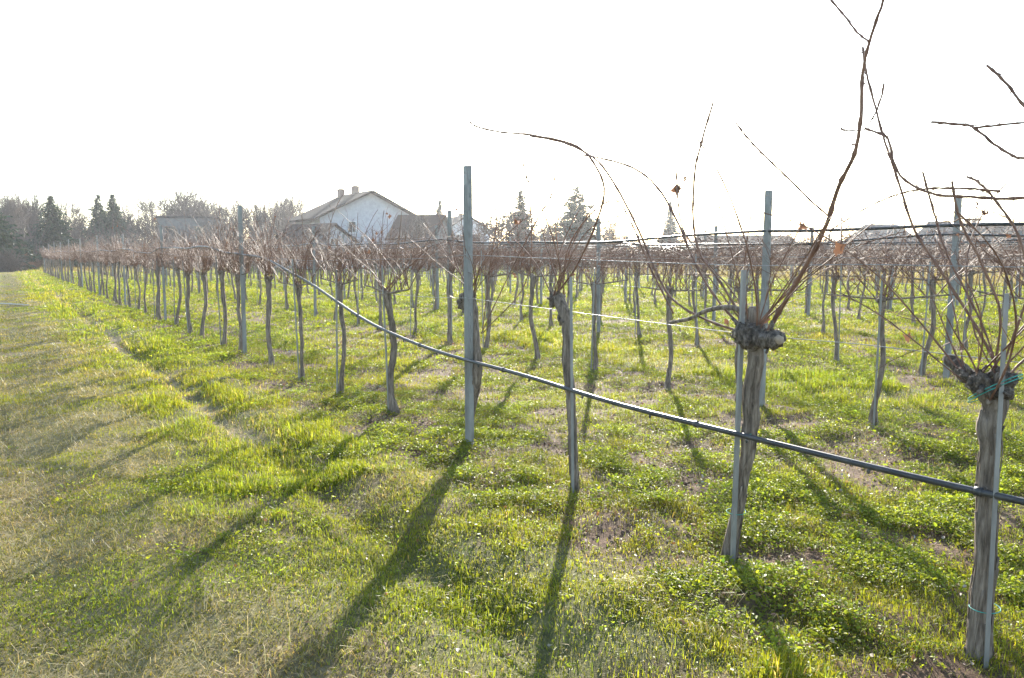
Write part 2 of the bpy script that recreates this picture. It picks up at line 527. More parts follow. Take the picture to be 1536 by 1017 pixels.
sb = MB()
NS = 110000
x, y, r, g = polar(NS, 2.0, 30, 6.0, 43)
tr, rut, st, df = zones(x, y)
sn = fbm(x, y, .75, 63)
ok = g.random(NS) < np.clip(.06 + .8 * smooth(.50, .64, sn) + .7 * tr * smooth(.30, .5, sn), 0, 1) * (1 - .5 * st)
x, y, r = x[ok], y[ok], r[ok]; n = len(x)
L3 = .05 * np.exp(.45 * g.normal(0, 1, n))
blades(sb, x, y, g.random(n) * 6.283, L3, .0026 * np.clip(r / 6, 1, 3) * np.exp(.2 * g.normal(0, 1, n)), np.clip(.93 + .06 * g.normal(0, 1, n), .6, .995), np.where(g.random((n, 1)) < .55, hue(g, n, (.38, .28, .13), .3), hue(g, n, (.22, .19, .05), .3)).astype(np.float32), z0=.012)
straw = sb.obj('dry_grass', LITTER, smooth_=False)
tag(straw, 'bleached dead grass stalks lying flat in loose patches on the turf', 'dry grass', kind='stuff')

# clods of earth under the rows
cb = MB()
g = np.random.default_rng(5)
cx_, cy_, cr_, g = polar(26000, 2.2, 24, 8.0, 61)
ctr = zones(cx_, cy_)[2]
ok = g.random(len(cx_)) < .75 * bare(cx_, cy_, ctr)
for xx, yy in zip(cx_[ok][:3200], cy_[ok][:3200]):
    s = .005 + .012 * g.random() ** 2
    u = np.linspace(-1, 1, 5); a = g.random() * 6.283
    pts = np.stack([xx + s * u * math.cos(a), yy + s * u * math.sin(a), gz(xx, yy) + s * .1 + s * .3 * g.normal(0, 1, 5)], 1)
    cb.tube(pts, s * np.sqrt(np.maximum(1 - u ** 2, .10)) * (.6 + .4 * g.random()), 6, .3, rg=g)
clods = cb.obj('clods', noisy('soil_clod', (.07, .038, .021), (.17, .10, .058), 30, .95, .5))
tag(clods, 'crumbly brown clods of earth along the bare strips under the vines', 'soil clods', kind='stuff')

# ------------------------------------------------------------------ ordinals for labels
ORD = ['first', 'second', 'third', 'fourth', 'fifth', 'sixth', 'seventh', 'eighth', 'ninth', 'tenth', 'eleventh', 'twelfth', 'thirteenth', 'fourteenth', 'fifteenth']
ROWNAME = ['front row'] + [f'{ORD[i]} row' for i in range(1, NROWS)]


def in_frame(x, y, marg=0):
    dep = x * math.sin(YAW) + y * math.cos(YAW); lat = x * math.cos(YAW) - y * math.sin(YAW)
    if dep < .5: return False
    u = 768 + F_PX * lat / dep
    return -marg < u < 1536 + marg


# ------------------------------------------------------------------ posts
def post_mesh(height, seed):
    """folded steel profile: front web with a hole near the top, two flanges with hooked notches, lips"""
    mb = MB()
    W_, D_, th = .062, .042, .0035
    # web built as strips leaving a real hole at the top
    zb, zt = -.3, height
    hz, hs = height - .055, .016
    fy = -D_ / 2
    mb.box((0, fy, (zb + hz - hs / 2) / 2), (W_, th, hz - hs / 2 - zb))
    mb.box((0, fy, (hz + hs / 2 + zt) / 2), (W_, th, zt - hz - hs / 2))
    for s in (-1, 1):
        mb.box((s * (W_ / 4 + hs / 4), fy, hz), (W_ / 2 - hs / 2, th, hs))
        mb.box((s * (W_ / 2 - th / 2), th / 2 + .0005, (zb + zt) / 2), (th, D_ - th, zt - zb))
        mb.box((s * (W_ / 2 - .008), D_ / 2 + .0015, (zb + zt) / 2), (.012, th, zt - zb))
    # pressed ribs
    for xr in (-.018, 0, .018):
        mb.box((xr, fy - .0032, (zb + zt - .14) / 2), (.005, .003, zt - .14 - zb))
    # punched wire hooks on the flange edges
    z = .45
    while z < height - .1:
        for s in (-1, 1):
            mb.box((s * (W_ / 2 + .005), .004, z), (.0095, .012, .034))
        z += .10
    return mb


PH = 2.17
pm = post_mesh(PH, 1).mesh('steel_post', GALV, False)
cm_ = MB(); aa = np.linspace(0, 2 * math.pi, 15)
cm_.tube(np.stack([.036 * np.cos(aa), .027 * np.sin(aa), .004 * np.sin(3 * aa)], 1), .0022, 5, cap=False)
clipm = cm_.mesh('wire_clip', WIRE)
POSTS = {}
POSTHEAD = {}
for j, rx in enumerate(ROWX):
    ys = [5.2 - (.12 if j else 0) + 6.6 * k for k in range(-1, 11)]
    n_in = 0
    POSTS[j] = []
    for y in ys:
        xx = rx + (rng.normal(0, .02)); yy = y + (rng.normal(0, .06) if (j or y > 12) else 0)
        if not in_frame(xx, yy, 40) or yy < .5: continue
        look = random.choice(['galvanized steel', 'grey-green steel', 'weathered zinc grey', 'dull grey metal'])
        lab = f'{look} trellis post, {ORD[n_in]} of the {ROWNAME[j]}' if j or n_in else 'tall galvanized steel trellis post with a hole at its top, first of the front row'
        p = thing('trellis_post', lab, 'post', (xx, yy, float(gz(xx, yy))), 0, 'steel trellis posts along the vine rows')
        p.rotation_euler = (R(rng.normal(0, .5)), R(rng.normal(0, .6)), R(rng.normal(90, 6)) if False else R(rng.normal(-90, 7)))
        b = link('post_profile', pm, p)
        hsc = 1.0 if (j == 0 and n_in < 3) else 1 + .03 * rng.normal()
        if j >= 2: hsc += .02
        b.scale = (1, 1, hsc)
        if math.hypot(xx, yy) < 14:
            for zc in (1.17, 1.5):
                cc = link('wire_clip', clipm, p); cc.location = (0, 0, zc)
        POSTS[j].append((xx, yy, PH * hsc)); n_in += 1

# ------------------------------------------------------------------ wires and irrigation pipes
for j, rx in enumerate(ROWX):
    y0 = max(-.8, .40 * rx - 2.2)
    for wi, (hgt, nm) in enumerate([(1.18, 'lowest'), (1.52, 'middle'), (1.80, 'top'), (1.66, 'upper middle')]):
        if j == 0 and wi >= 2: continue
        ys = np.arange(y0, FIELD_END + .5, .55)
        ph = (ys - 5.2) / 6.6 % 1.0
        sag = .035 * (rng.random() + .6) * 4 * ph * (1 - ph)
        pts = np.stack([rx + .03 + .012 * np.sin(ys * .9 + j), ys, hgt - sag + .012 * np.sin(ys * .37 + wi + j) + gz(rx, ys) * .4], 1)
        mb = MB(); mb.tube(pts, .0019 if j < 3 else .0024, 5)
        w_ = mb.obj('trellis_wire', WIRE)
        if j == 0: nm = ['lower', 'upper'][wi]
        tag(w_, f'{nm} thin steel wire strung along the {ROWNAME[j]} of vines', 'wire', 'steel trellis wires along the rows')

key = np.array([(-1.5, .72), (0, .70), (1.47, .69), (2.66, .68), (3.94, .71), (5.2, .745), (6.65, .85), (7.9, 1.06), (9.2, 1.30), (10.3, 1.47), (11.8, 1.545), (12.6, 1.56), (13.8, 1.665), (15.5, 1.645), (17.2, 1.665), (18.4, 1.665),
                (19.8, 1.56), (21.5, 1.58), (23.5, 1.66), (25, 1.68), (27, 1.62), (30, 1.66), (34, 1.60), (38, 1.68), (44, 1.62), (50, 1.67), (58, 1.63), (66, 1.66), (73, 1.65)])
sp = spline(np.stack([key[:, 0] * 0 + 2.935, key[:, 0], key[:, 1]], 1), 420)
sp[:, 0] += .012 * np.sin(sp[:, 1] * 1.7); sp[:, 2] += .006 * np.sin(sp[:, 1] * 3.1)
front = thing('irrigation_pipe', 'black irrigation pipe sagging low across the trunks of the front row', 'pipe', (0, 0, 0), 0, 'irrigation pipes along the rows')
mb = MB(); mb.tube(sp, .0135, 10); mb.obj('hose', PIPE, front)
for yy in np.arange(.6, 14, .62):
    i = int(np.argmin(abs(sp[:, 1] - yy))); mb = MB()
    mb.tube(np.array([sp[i] - [0, 0, .008], sp[i] - [.004, 0, .022], sp[i] - [.004, 0, .030]]), [.008, .0075, .004], 8); mb.obj('dripper', PIPE, front)
for yy in (1.40, 2.72, 4.62, 5.9, 7.3):
    i = int(np.argmin(abs(sp[:, 1] - yy)))
    mb = MB(); mb.tube(sp[i - 1:i + 1] * .5 + sp[i:i + 2] * .5 if False else np.stack([sp[i] - [0, .012, 0], sp[i] + [0, .012, 0]]), .018, 10); mb.obj('clip', PIPE, front)
for j in range(1, NROWS):
    rx = ROWX[j]; y0 = max(-.8, .40 * rx - 2.2)
    ys = np.arange(y0, FIELD_END, .3)
    ph = (ys - 5.08) / 6.6 % 1.0
    lvl = 1.775 if j < 6 else 1.76
    zz = lvl - (.05 + .04 * rng.random()) * 4 * ph * (1 - ph) * (1 + .6 * np.sin(np.floor((ys - 5.08) / 6.6) * 2.4 + j)) + .012 * np.sin(ys * 2.1 + j * 1.3)
    pts = np.stack([rx - .045 + .01 * np.sin(ys * 1.3), ys, zz], 1)
    mb = MB(); mb.tube(pts, .0135, 8)
    o = mb.obj('irrigation_pipe', PIPE)
    tag(o, f'black irrigation pipe hung high under the post tops of the {ROWNAME[j]}', 'pipe', 'irrigation pipes along the rows')


# ------------------------------------------------------------------ grapevines
def wander(g, base, top, n, amp):
    t = np.linspace(0, 1, n)[:, None]
    p = np.asarray(base) * (1 - t) + np.asarray(top) * t
    for k in range(1, 4):
        ph = g.random(2) * 6.283; am = amp * g.normal(0, 1, 2) / k
        p[:, 0] += am[0] * (np.sin(t[:, 0] * k * 3.14 + ph[0]) - math.sin(ph[0]) * (1 - t[:, 0]) - math.sin(k * 3.14 + ph[0]) * t[:, 0])
        p[:, 1] += am[1] * (np.sin(t[:, 0] * k * 3.14 + ph[1]) - math.sin(ph[1]) * (1 - t[:, 0]) - math.sin(k * 3.14 + ph[1]) * t[:, 0])
    return p


def cane_path(g, start, length, n, bend=1.0, tilt=None):
    ay = g.normal(0, .75) if tilt is None else tilt
    ax = g.normal(0, .28)
    d = np.array([math.sin(ax), math.sin(ay), 1.0]); d /= np.linalg.norm(d)
    cur = g.normal(0, .75, 3) * np.array([.7, 1.0, .15]) * bend
    droop = abs(g.normal(0, .55)) * bend
    P = [np.asarray(start, float)]; st = length / (n - 1)
    for i in range(n - 1):
        d = d + (cur * .9 + np.array([0, 0, -droop]) * (i / n) * 1.6) * st + g.normal(0, .045, 3)
        d /= np.linalg.norm(d)
        P.append(P[-1] + d * st)
    return np.array(P)


def add_cane(mb, g, P, r0, r1, sides, nodes=True, laterals=2, lat_len=.22, lat_r=.0013):
    n = len(P)
    r = np.linspace(r0, r1, n)
    if nodes: r = r * np.where(np.arange(n) % 2 == 0, 1.22, .92)
    mb.tube(P, r, sides)
    for k in range(laterals):
        i = int(g.integers(n // 4, n - 1))
        d = P[min(i + 1, n - 1)] - P[i]; d /= np.linalg.norm(d) + 1e-9
        e = d + g.normal(0, .75, 3); e /= np.linalg.norm(e)
        l = lat_len * (.4 + g.random())
        q = [P[i]]
        for s in range(4):
            e = e + g.normal(0, .25, 3) + np.array([0, 0, .05]); e /= np.linalg.norm(e); q.append(q[-1] + e * l / 4)
        mb.tube(np.array(q), np.linspace(lat_r * 1.3, lat_r * .7, 5), 3)


def crumpled(mb, g, p, size):
    """one dried, curled vine leaf"""
    k = 9
    a = np.linspace(0, 2 * math.pi, k, endpoint=False) + g.random()
    rr = size * (.55 + .5 * (np.arange(k) % 2)) * (.8 + .4 * g.random(k))
    v = np.stack([rr * np.cos(a), rr * np.sin(a), size * g.normal(0, .35, k)], 1)
    v = np.concatenate([v, [[0, 0, size * .3]]])
    A = np.linalg.qr(g.normal(0, 1, (3, 3)))[0]
    v = v @ A.T + p
    mb.add(v, t=[[i, (i + 1) % k, k] for i in range(k)])


def vine_geo(seed, lod, hh=1.17, thick=.03, amp=.03, lean=(0, 0), ncane=13, trunk_pts=None, arms=True, head=1.0, canelen=1.0, prof=None):
    """returns trunk MB, list of cane MBs, leaf MB (base at the origin, row along y)"""
    g = np.random.default_rng(seed)
    T = MB(); canes = []; LV = MB()
    n = {0: 34, 1: 16, 2: 7}[lod]; sd = {0: 14, 1: 8, 2: 5}[lod]
    if trunk_pts is None:
        tp = wander(g, (0, 0, -.10), (lean[0], lean[1], hh), n, amp)
    else:
        tp = spline(trunk_pts, n)
    if lod < 2:                                                     # crooked old wood: small kinks on top of the lean
        kk = g.normal(0, 1, (n, 2)); kk = (kk + np.roll(kk, 1, 0) + np.roll(kk, 2, 0)) / 1.7
        kk *= np.linspace(0, 1, n)[:, None] ** .5 * (.0038 if lod == 0 else .008); kk[-1] = 0
        tp[:, :2] += kk
    t = np.linspace(0, 1, n)
    if prof is None:
        kb = g.random()
        rr = thick * (1 + (.5 + .6 * kb) * np.exp(-((t - .09) / .11) ** 2) + .30 * g.random() * np.exp(-((t - g.random()) / .05) ** 2) + .45 * head * np.exp(-((t - 1) / .09) ** 2))
    else:
        rr = np.interp(t, prof[0], prof[1])
    if lod == 0:                                                    # peeling strips of bark
        for k in range(46):
            i0 = int(g.integers(0, n - 8)); m_ = int(g.integers(5, 9)); sl = slice(i0, min(n, i0 + m_)); a0 = g.random() * 6.283
            aa_ = a0 + np.linspace(0, .25 * g.normal(), len(tp[sl])); off = rr[sl] * (.98 + .06 * g.random()); off[0] *= 1 + .10 * g.random(); off[-1] *= 1 + .12 * g.random()
            T.tube(tp[sl] + np.stack([off * np.cos(aa_), off * np.sin(aa_), 0 * off], 1), thick * np.linspace(.05, .11, len(off)) * (.6 + .8 * g.random()), 4)
    T.tube(tp, rr, sd, {0: .13, 1: .10, 2: .0}[lod], rg=g)
    top = tp[-1]
    # knobs of the pruned head
    starts = []
    for k in range(int(3 + 3 * head) if lod < 2 else 2):
        d = g.normal(0, 1, 3) * np.array([.6, 1, .45]); d /= np.linalg.norm(d)
        l = thick * (1.2 + 1.1 * g.random()) * head * (1 if arms else .6)
        pk = np.array([top + d * l * u for u in (0, .45, .85, 1.05)])
        T.tube(pk, (thick if arms else thick * .42) * np.array([.95, .95, .75, .35]) * (.8 + .4 * g.random()), max(5, sd - 4), .12 if lod < 2 else 0, rg=g)
        starts.append(pk[-2])
    # short arms along the wire
    for s in (() if not arms else (-1, 1) if g.random() < .75 else (random.choice((-1, 1)),)):
        L_ = .40 + .30 * g.random()
        pa = wander(g, top, top + np.array([g.normal(0, .03), s * L_, .02 + .06 * g.random()]), 8 if lod < 2 else 5, .02)
        T.tube(pa, np.linspace(thick * .42, .0065, len(pa)), max(4, sd - 6), .1 if lod < 2 else 0, rg=g)
        starts += [q for q in pa[1:]]
    cn = {0: 14, 1: 9, 2: 6}[lod]; cs = {0: 6, 1: 4, 2: 3}[lod]
    for k in range(ncane):
        s0 = starts[int(g.integers(0, len(starts)))]
        u = g.random()
        ln = (.30 + .62 * g.random()) * canelen
        if u < .10: ln = (.95 + .40 * g.random()) * canelen
        flat = g.random() < .40
        P = cane_path(g, s0, ln * (1.25 if flat else 1), cn, (.5 if flat else 1.0) + (1.4 if u < .2 else 0), tilt=(1 if g.random() < .5 else -1) * g.uniform(1.0, 1.45) if flat else None)
        m = MB()
        rk = (1, 1.1, 1.7)[lod]
        add_cane(m, g, P, rk * (.0030 + .0018 * g.random()), rk * .0019, cs, lod == 0, {0: 3, 1: 2, 2: 1}[lod], lat_r=.0014 if lod == 0 else .0018)
        canes.append(m)
        if g.random() < .12: crumpled(LV, g, P[int(g.integers(cn // 2, cn))] + g.normal(0, .01, 3), .014 + .016 * g.random())
    for k in range(2 if lod < 2 else 1): crumpled(LV, g, top + g.normal(0, 1, 3) * np.array([.1, .2, .12]) + [0, 0, .12], .016 + .014 * g.random())
    return T, canes, LV


def joined(mbs):
    m = MB()
    for k in mbs: m.merge(k)
    return m


def row_pts(pix, x):
    return [on_plane(px, py, x) for px, py in pix]


LOOKS = ['slender grey', 'crooked brown', 'thick-based', 'leaning dark', 'straight grey', 'knotty-headed', 'bare bushy-topped', 'thin twisted']
HERO = {}   # (row, index) -> dict for the vines seen close

VY0 = [0.12, 1.47, 2.66, 3.94, 5.30, 6.68, 7.92, 9.2, 10.5]
allv = []
for j, rx in enumerate(ROWX):
    if j == 0:
        ys = VY0 + [11.92 + 1.32 * k for k in range(47)]
    else:
        ys = [v for v in (-1.3 + 1.3 * k + (.0 if j != 1 else -.12) for k in range(58))]
    for k, y in enumerate(ys):
        if y > FIELD_END: break
        xx = rx + (rng.normal(0, .03) if (j or k > 4) else 0); yy = y + (rng.normal(0, .09) if (j or k > 8) else 0)
        near = min((abs(p[1] - yy) for p in POSTS[j]), default=9)
        if near < .12 and not (j == 0 and k < 6): yy += .17
        if yy < .38 * rx - 1.6: continue
        if not in_frame(xx, yy, 70) and not (j == 0 and k == 0): continue
        allv.append((math.hypot(xx, yy), j, xx, yy))
allv.sort()
indiv, rest = allv[:300], allv[300:]

# shared meshes for the vines too small to show their canes one by one
VAR = []
for k in range(10):
    g = np.random.default_rng(100 + k)
    T, C, LV = vine_geo(200 + k, 1, 1.1 + .1 * g.random(), .020 + .010 * g.random(), .03, (g.normal(0, .03), g.normal(0, .06)), 64, head=.8 + .8 * g.random())
    VAR.append((T.mesh('trunk', BARK), joined(C).mesh('canes', CANE), LV.mesh('dry_leaves', DRYLEAF)))


def vine_label(j, y, look):
    """look and place: how many vines past which post of which row"""
    ps = [p[1] for p in POSTS[j]]
    vs = sorted(v[3] for v in allv if v[1] == j)
    k = max([i for i, p in enumerate(ps) if p - .25 <= y], default=-1)
    if k < 0:
        nxt = sorted([v for v in vs if v < ps[0] - .25], reverse=True)
        return f'{look} grapevine, {ORD[nxt.index(y)]} before the {ORD[0]} post of the {ROWNAME[j]}'
    seg = [v for v in vs if v >= ps[k] - .25 and (k + 1 >= len(ps) or v < ps[k + 1] - .25)]
    return f'{look} grapevine, {ORD[min(seg.index(y), 14)]} from the {ORD[k]} post of the {ROWNAME[j]}'


GV = 'grapevines standing in rows'
SG = 'thin stakes beside the grapevines'
stake_mb = MB()
stake_mb.box((0, 0, .56), (.020, .0035, 1.72)); stake_mb.box((-.0084, .009, .56), (.0032, .0146, 1.72))
stake_m = stake_mb.mesh('vine_stake', STAKE, False)
hero_labels = {
    1: 'thick grapevine with a burly pale-knobbed head and teal ties, first before the front row post pair',
}
nst = 0
for d, j, xx, yy in indiv:
    gzv = float(gz(xx, yy))
    seed = int(1000 * xx + 77 * yy) % 100000
    hero = j == 0 and yy < 7
    if d < 10.5:
        g = np.random.default_rng(seed)
        kw = dict(hh=1.10 + .12 * g.random(), thick=.019 + .010 * g.random(), amp=.03, lean=(g.normal(0, .03), g.normal(0, .07)), ncane=32, head=.9 + .7 * g.random())
        look = LOOKS[seed % len(LOOKS)]
        lab = vine_label(j, yy, look)
        prof = None

        def rel(pix, x=3.0): return [on_plane(a, b, x) - np.array([xx, yy, gzv]) for a, b in pix]
        if hero and abs(yy - 1.47) < .02:
            kw.update(arms=False, trunk_pts=[np.array([0, .02, -.1])] + rel([(1464, 990), (1470, 940), (1473, 880), (1481, 820), (1478, 740), (1486, 680), (1485, 640), (1493, 605), (1488, 585)]), ncane=12, head=1.7, thick=.042,
                      prof=([0, .08, .2, .45, .7, .85, 1], [.054, .050, .040, .033, .036, .043, .050]))
            lab = 'thick rough grapevine with a burly knobbed head and teal string, at the picture\'s right edge'
        elif hero and abs(yy - 2.66) < .02:
            kw.update(arms=False, trunk_pts=[np.array([0, .02, -.1])] + rel([(1090, 850), (1099, 800), (1112, 735), (1118, 690), (1123, 640), (1127, 600), (1133, 545), (1134, 505)]), ncane=10, head=1.0, thick=.038,
                      prof=([0, .08, .18, .3, .5, .75, .9, 1], [.050, .052, .042, .029, .033, .040, .038, .042]))
            lab = 'stout shaggy-barked grapevine with two sawn stubs at its head and one very tall cane'
        elif hero and abs(yy - 3.94) < .02:
            kw.update(arms=False, trunk_pts=[np.array([0, .02, -.1])] + rel([(862, 745), (860, 690), (858, 620), (852, 540), (850, 480), (838, 445)]), ncane=9, thick=.03,
                      prof=([0, .1, .2, .4, .6, .8, 1], [.045, .038, .03, .026, .032, .036, .042]))
            lab = 'narrow grapevine with a crooked hanging head, tied flat against its stake beside the low pipe'
        elif hero and abs(yy - 5.30) < .02:
            kw.update(arms=False, trunk_pts=[np.array([.05, .02, -.1])] + rel([(703, 685), (705, 620), (716, 555), (714, 505), (706, 440)], 3.06), ncane=12, thick=.034,
                      prof=([0, .2, .35, .5, .62, .75, 1], [.030, .024, .028, .046, .038, .026, .038]))
            lab = 'bulging grapevine half hidden behind the tall first post of the front row'
        elif hero and yy < .5:
            lab = 'grapevine just outside the picture whose canes reach in over the upper right'
            kw.update(ncane=5)
        if not hero and prof is None: pass
        T, C, LV = vine_geo(seed, 0, **kw)
        v = thing('grapevine', lab, 'grapevine', (xx, yy, gzv), 0, GV)
        T.obj('trunk', BARK, v)
        for c in C: c.obj('cane', CANE, v)
        if LV.n: LV.obj('dry_leaves', DRYLEAF, v)
        HERO[(j, round(yy, 2))] = v
    else:
        tm, cm, lm = VAR[seed % len(VAR)]
        lab = vine_label(j, yy, LOOKS[seed % len(LOOKS)])
        flip = seed // 10 % 2
        v = thing('grapevine', lab, 'grapevine', (xx, yy, gzv), R(180 * flip + rng.normal(0, 8)), GV)
        link('trunk', tm, v); link('canes', cm, v)
        if d < 30: link('dry_leaves', lm, v)
        v.scale = (1, 1, .95 + .1 * rng.random())

    # a stake at most of the nearer vines
    if (d < 26 and (j < 3) or d < 15) and not (hero and (yy < .5 or abs(yy - 5.3) < .02)):
        if not hero and rng.random() < .25: continue
        ox, oy = (-.055, rng.normal(0, .03)); tilt = (rng.normal(0, 1.2), rng.normal(0, 1.2)); sc_ = 1 + .05 * rng.normal()
        if hero and abs(yy - 1.47) < .02: ox, oy, tilt, sc_ = -.02, -.075, (2.2, 0), 1.0
        if hero and abs(yy - 2.66) < .02: ox, oy, tilt, sc_ = -.05, .01, (1.4, 0), 1.0
        if hero and abs(yy - 3.94) < .02: ox, oy, tilt, sc_ = -.06, -.02, (.5, 0), 1.0
        hp = {1.47: ((1479, 1000), (1510, 440)), 2.66: ((1100, 842), (1117, 405)), 3.94: ((860, 742), (857, 415))}.get(round(yy, 2)) if hero else None
        m_ = vine_label(j, yy, 'x').split('grapevine, ')[1]
        s = link('vine_stake', stake_m)
        s.location = (xx + ox, yy + oy, gzv); s.rotation_euler = (R(tilt[0]), R(tilt[1]), R(-90 + rng.normal(0, 10))); s.scale = (1, 1, sc_)
        if hp:
            A_, B_ = Vector(on_plane(*hp[0], 2.945)), Vector(on_plane(*hp[1], 2.955))
            dd = (B_ - A_).normalized(); A_ -= dd * ((A_.z - gzv) / dd.z)
            s.location = A_; s.rotation_euler = (dd.to_track_quat('Z', 'Y') @ Matrix.Rotation(R(-90), 3, 'Z').to_quaternion()).to_euler(); s.scale = (1, 1, (B_ - A_).length / 1.42)
        tag(s, f'thin grey metal stake at the grapevine {m_}', 'stake', SG)
        nst += 1

fv = MB()
LOW = []
for k in range(6):
    g = np.random.default_rng(300 + k)
    T, C, LV = vine_geo(300 + k, 2, 1.1 + .1 * g.random(), .028 + .01 * g.random(), .03, (0, g.normal(0, .05)), 40)
    LOW.append((T, joined(C)))
ft = MB()
for d, j, xx, yy in rest:
    k = int(xx * 7 + yy * 13) % 6; rz = rng.choice([0, math.pi]) + rng.normal(0, .1)
    ft.merge(LOW[k][0], (xx, yy, float(gz(xx, yy))), rz); fv.merge(LOW[k][1], (xx, yy, float(gz(xx, yy))), rz)
farv = thing('far_grapevines', 'brown mass of bare grapevines filling the far ends of the back rows', 'grapevines', (20, 60, 0))
farv['kind'] = 'stuff'
for m, nm, mt in ((ft, 'trunks', BARK), (fv, 'canes', CANE)):
    o = m.obj(nm, mt, farv); o.location = (-20, -60, 0); o['kind'] = 'stuff'

# ------------------------------------------------------------------ the long canes and heads of the close vines
def find_vine(y): return HERO[(0, round(y, 2))]


V1, V2, V3, V0 = find_vine(1.47), find_vine(2.66), find_vine(3.94), find_vine(.12)
V4 = find_vine(5.3)
g = np.random.default_rng(90)


def local(v, pts): return np.asarray(pts) - np.array(v.location)


def hero_cane(v, pix, r0, r1, x0=3.0, dx=0.0, n=40, lat=2, tw=.0014, rmin=.0044):
    """a cane of a close vine: through measured points of the row's plane, leaning out of it by dx"""
    P = np.array([on_plane(px, py, x0 + dx * i / (len(pix) - 1)) for i, (px, py) in enumerate(pix)])
    S = spline(local(v, P), n)
    S[1:-1] += g.normal(0, .0007, (n - 2, 3))
    r0, r1, tw = r0 * 1.05, max(r1, rmin), tw * 1.8
    r = np.linspace(r0, r1, n)
    kn = np.zeros(n); kn[::max(3, n // 11)] = 1
    mb = MB(); mb.tube(S, r * (1 + .38 * kn), 8)
    for i in np.nonzero(kn)[0][1:-1]:
        d = g.normal(0, 1, 3); d /= np.linalg.norm(d)
        mb.tube(np.array([S[i], S[i] + d * r[i] * 1.6, S[i] + d * r[i] * 2.6]), [r[i] * .6, r[i] * .5, r[i] * .1], 5)
    for k in range(lat):
        i = int(g.integers(n // 3, n - 2))
        e = g.normal(0, 1, 3); e[0] *= .4; e /= np.linalg.norm(e); q = [S[i]]; l = .05 + .11 * g.random()
        for s in range(5):
            e = e + g.normal(0, .35, 3); e /= np.linalg.norm(e); q.append(q[-1] + e * l / 5)
        mb.tube(np.array(q), np.linspace(tw, tw * .5, 6), 4)
    return mb.obj('cane', CANE, v)


hero_cane(V2, [(1150, 500), (1172, 462), (1205, 405), (1238, 340), (1258, 280), (1280, 235), (1291, 180), (1294, 110), (1305, 60), (1325, 0), (1340, -60)], .0108, .0042, 3.0, -.15, 60, 4)
hero_cane(V2, [(1246, 327), (1215, 300), (1180, 265), (1145, 232), (1122, 208), (1104, 185)], .0035, .0016, 2.94, .1, 30, 2)
hero_cane(V2, [(1303, 62), (1285, 48), (1268, 25), (1246, 0), (1225, -22)], .0036, .002, 2.87, .05, 22, 1)
hero_cane(V2, [(1294, 195), (1270, 196), (1262, 193)], .002, .001, 2.88, .02, 10, 0)
hero_cane(V2, [(1296, 195), (1312, 172), (1322, 145), (1326, 125)], .002, .001, 2.88, .02, 12, 2)
hero_cane(V1, [(1500, 560), (1470, 500), (1420, 420), (1372, 345), (1345, 265), (1325, 205), (1300, 110), (1294, 70)], .0050, .0018, 3.0, .12, 50, 4)
hero_cane(V0, [(1620, 330), (1560, 300), (1500, 298), (1450, 295), (1412, 293), (1378, 283), (1352, 265), (1340, 240), (1332, 208), (1318, 200), (1298, 193)], .0050, .0013, 2.95, .05, 50, 5)
hero_cane(V0, [(1650, 300), (1590, 250), (1536, 238), (1520, 234), (1490, 215), (1458, 190), (1430, 186), (1397, 183)], .0040, .0013, 2.9, .0, 36, 2)
hero_cane(V0, [(1640, 260), (1580, 205), (1536, 158), (1505, 120), (1480, 98)], .0042, .0018, 2.9, .0, 24, 2)
hero_cane(V0, [(1620, 200), (1570, 186), (1536, 184), (1495, 188), (1462, 192)], .0020, .0010, 2.9, .0, 22, 1)
hero_cane(V1, [(1500, 560), (1540, 440), (1530, 360), (1500, 310), (1470, 275), (1450, 265)], .0040, .0015, 3.0, .1, 30, 3)
hero_cane(V1, [(1490, 565), (1500, 470), (1470, 390), (1440, 330), (1428, 272)], .0035, .0014, 3.0, -.1, 30, 3)
hero_cane(V1, [(1500, 562), (1470, 480), (1420, 380), (1404, 330), (1384, 258)], .0030, .0013, 3.0, .15, 30, 2)
hero_cane(V2, [(1245, 345), (1300, 312), (1345, 292), (1390, 283), (1450, 283), (1500, 287)], .0022, .0010, 2.95, .1, 34, 3)
hero_cane(V3, [(836, 440), (870, 390), (905, 300), (895, 252), (862, 218), (800, 203), (750, 198), (716, 190), (704, 182)], .0058, .0011, 3.0, -.12, 50, 2, rmin=.0056)
hero_cane(V2, [(1120, 500), (1060, 480), (1010, 450), (985, 410), (960, 350), (930, 290), (900, 245), (865, 222), (830, 210), (795, 204)], .0058, .0013, 3.0, .18, 50, 2, rmin=.0056)
hero_cane(V2, [(1118, 495), (1080, 455), (1045, 400), (1015, 330), (985, 280), (950, 252), (905, 238), (870, 232)], .0055, .0011, 3.0, .3, 44, 3, rmin=.0054)
hero_cane(V2, [(1125, 500), (1085, 430), (1050, 380), (1040, 330), (1042, 260), (1052, 215), (1070, 152)], .0055, .0013, 3.0, .1, 44, 2, rmin=.0048)
hero_cane(V3, [(845, 440), (850, 380), (878, 330), (920, 300), (945, 330), (975, 400), (1010, 470)], .0032, .0012, 3.0, .1, 40, 2)
hero_cane(V2, [(1130, 495), (1100, 440), (1030, 355), (1018, 310), (1016, 284), (1014, 255)], .0026, .0010, 3.0, .2, 30, 2)
hero_cane(V4, [(722, 500), (760, 420), (800, 340), (828, 290), (832, 262)], .003, .0011, 3.0, .1, 30, 2)
hero_cane(V4, [(724, 495), (735, 400), (745, 320), (720, 290), (716, 272)], .003, .0011, 3.02, .1, 30, 2)
hero_cane(V4, [(724, 500), (790, 420), (795, 300), (782, 235)], .0028, .0010, 3.02, .05, 30, 2)

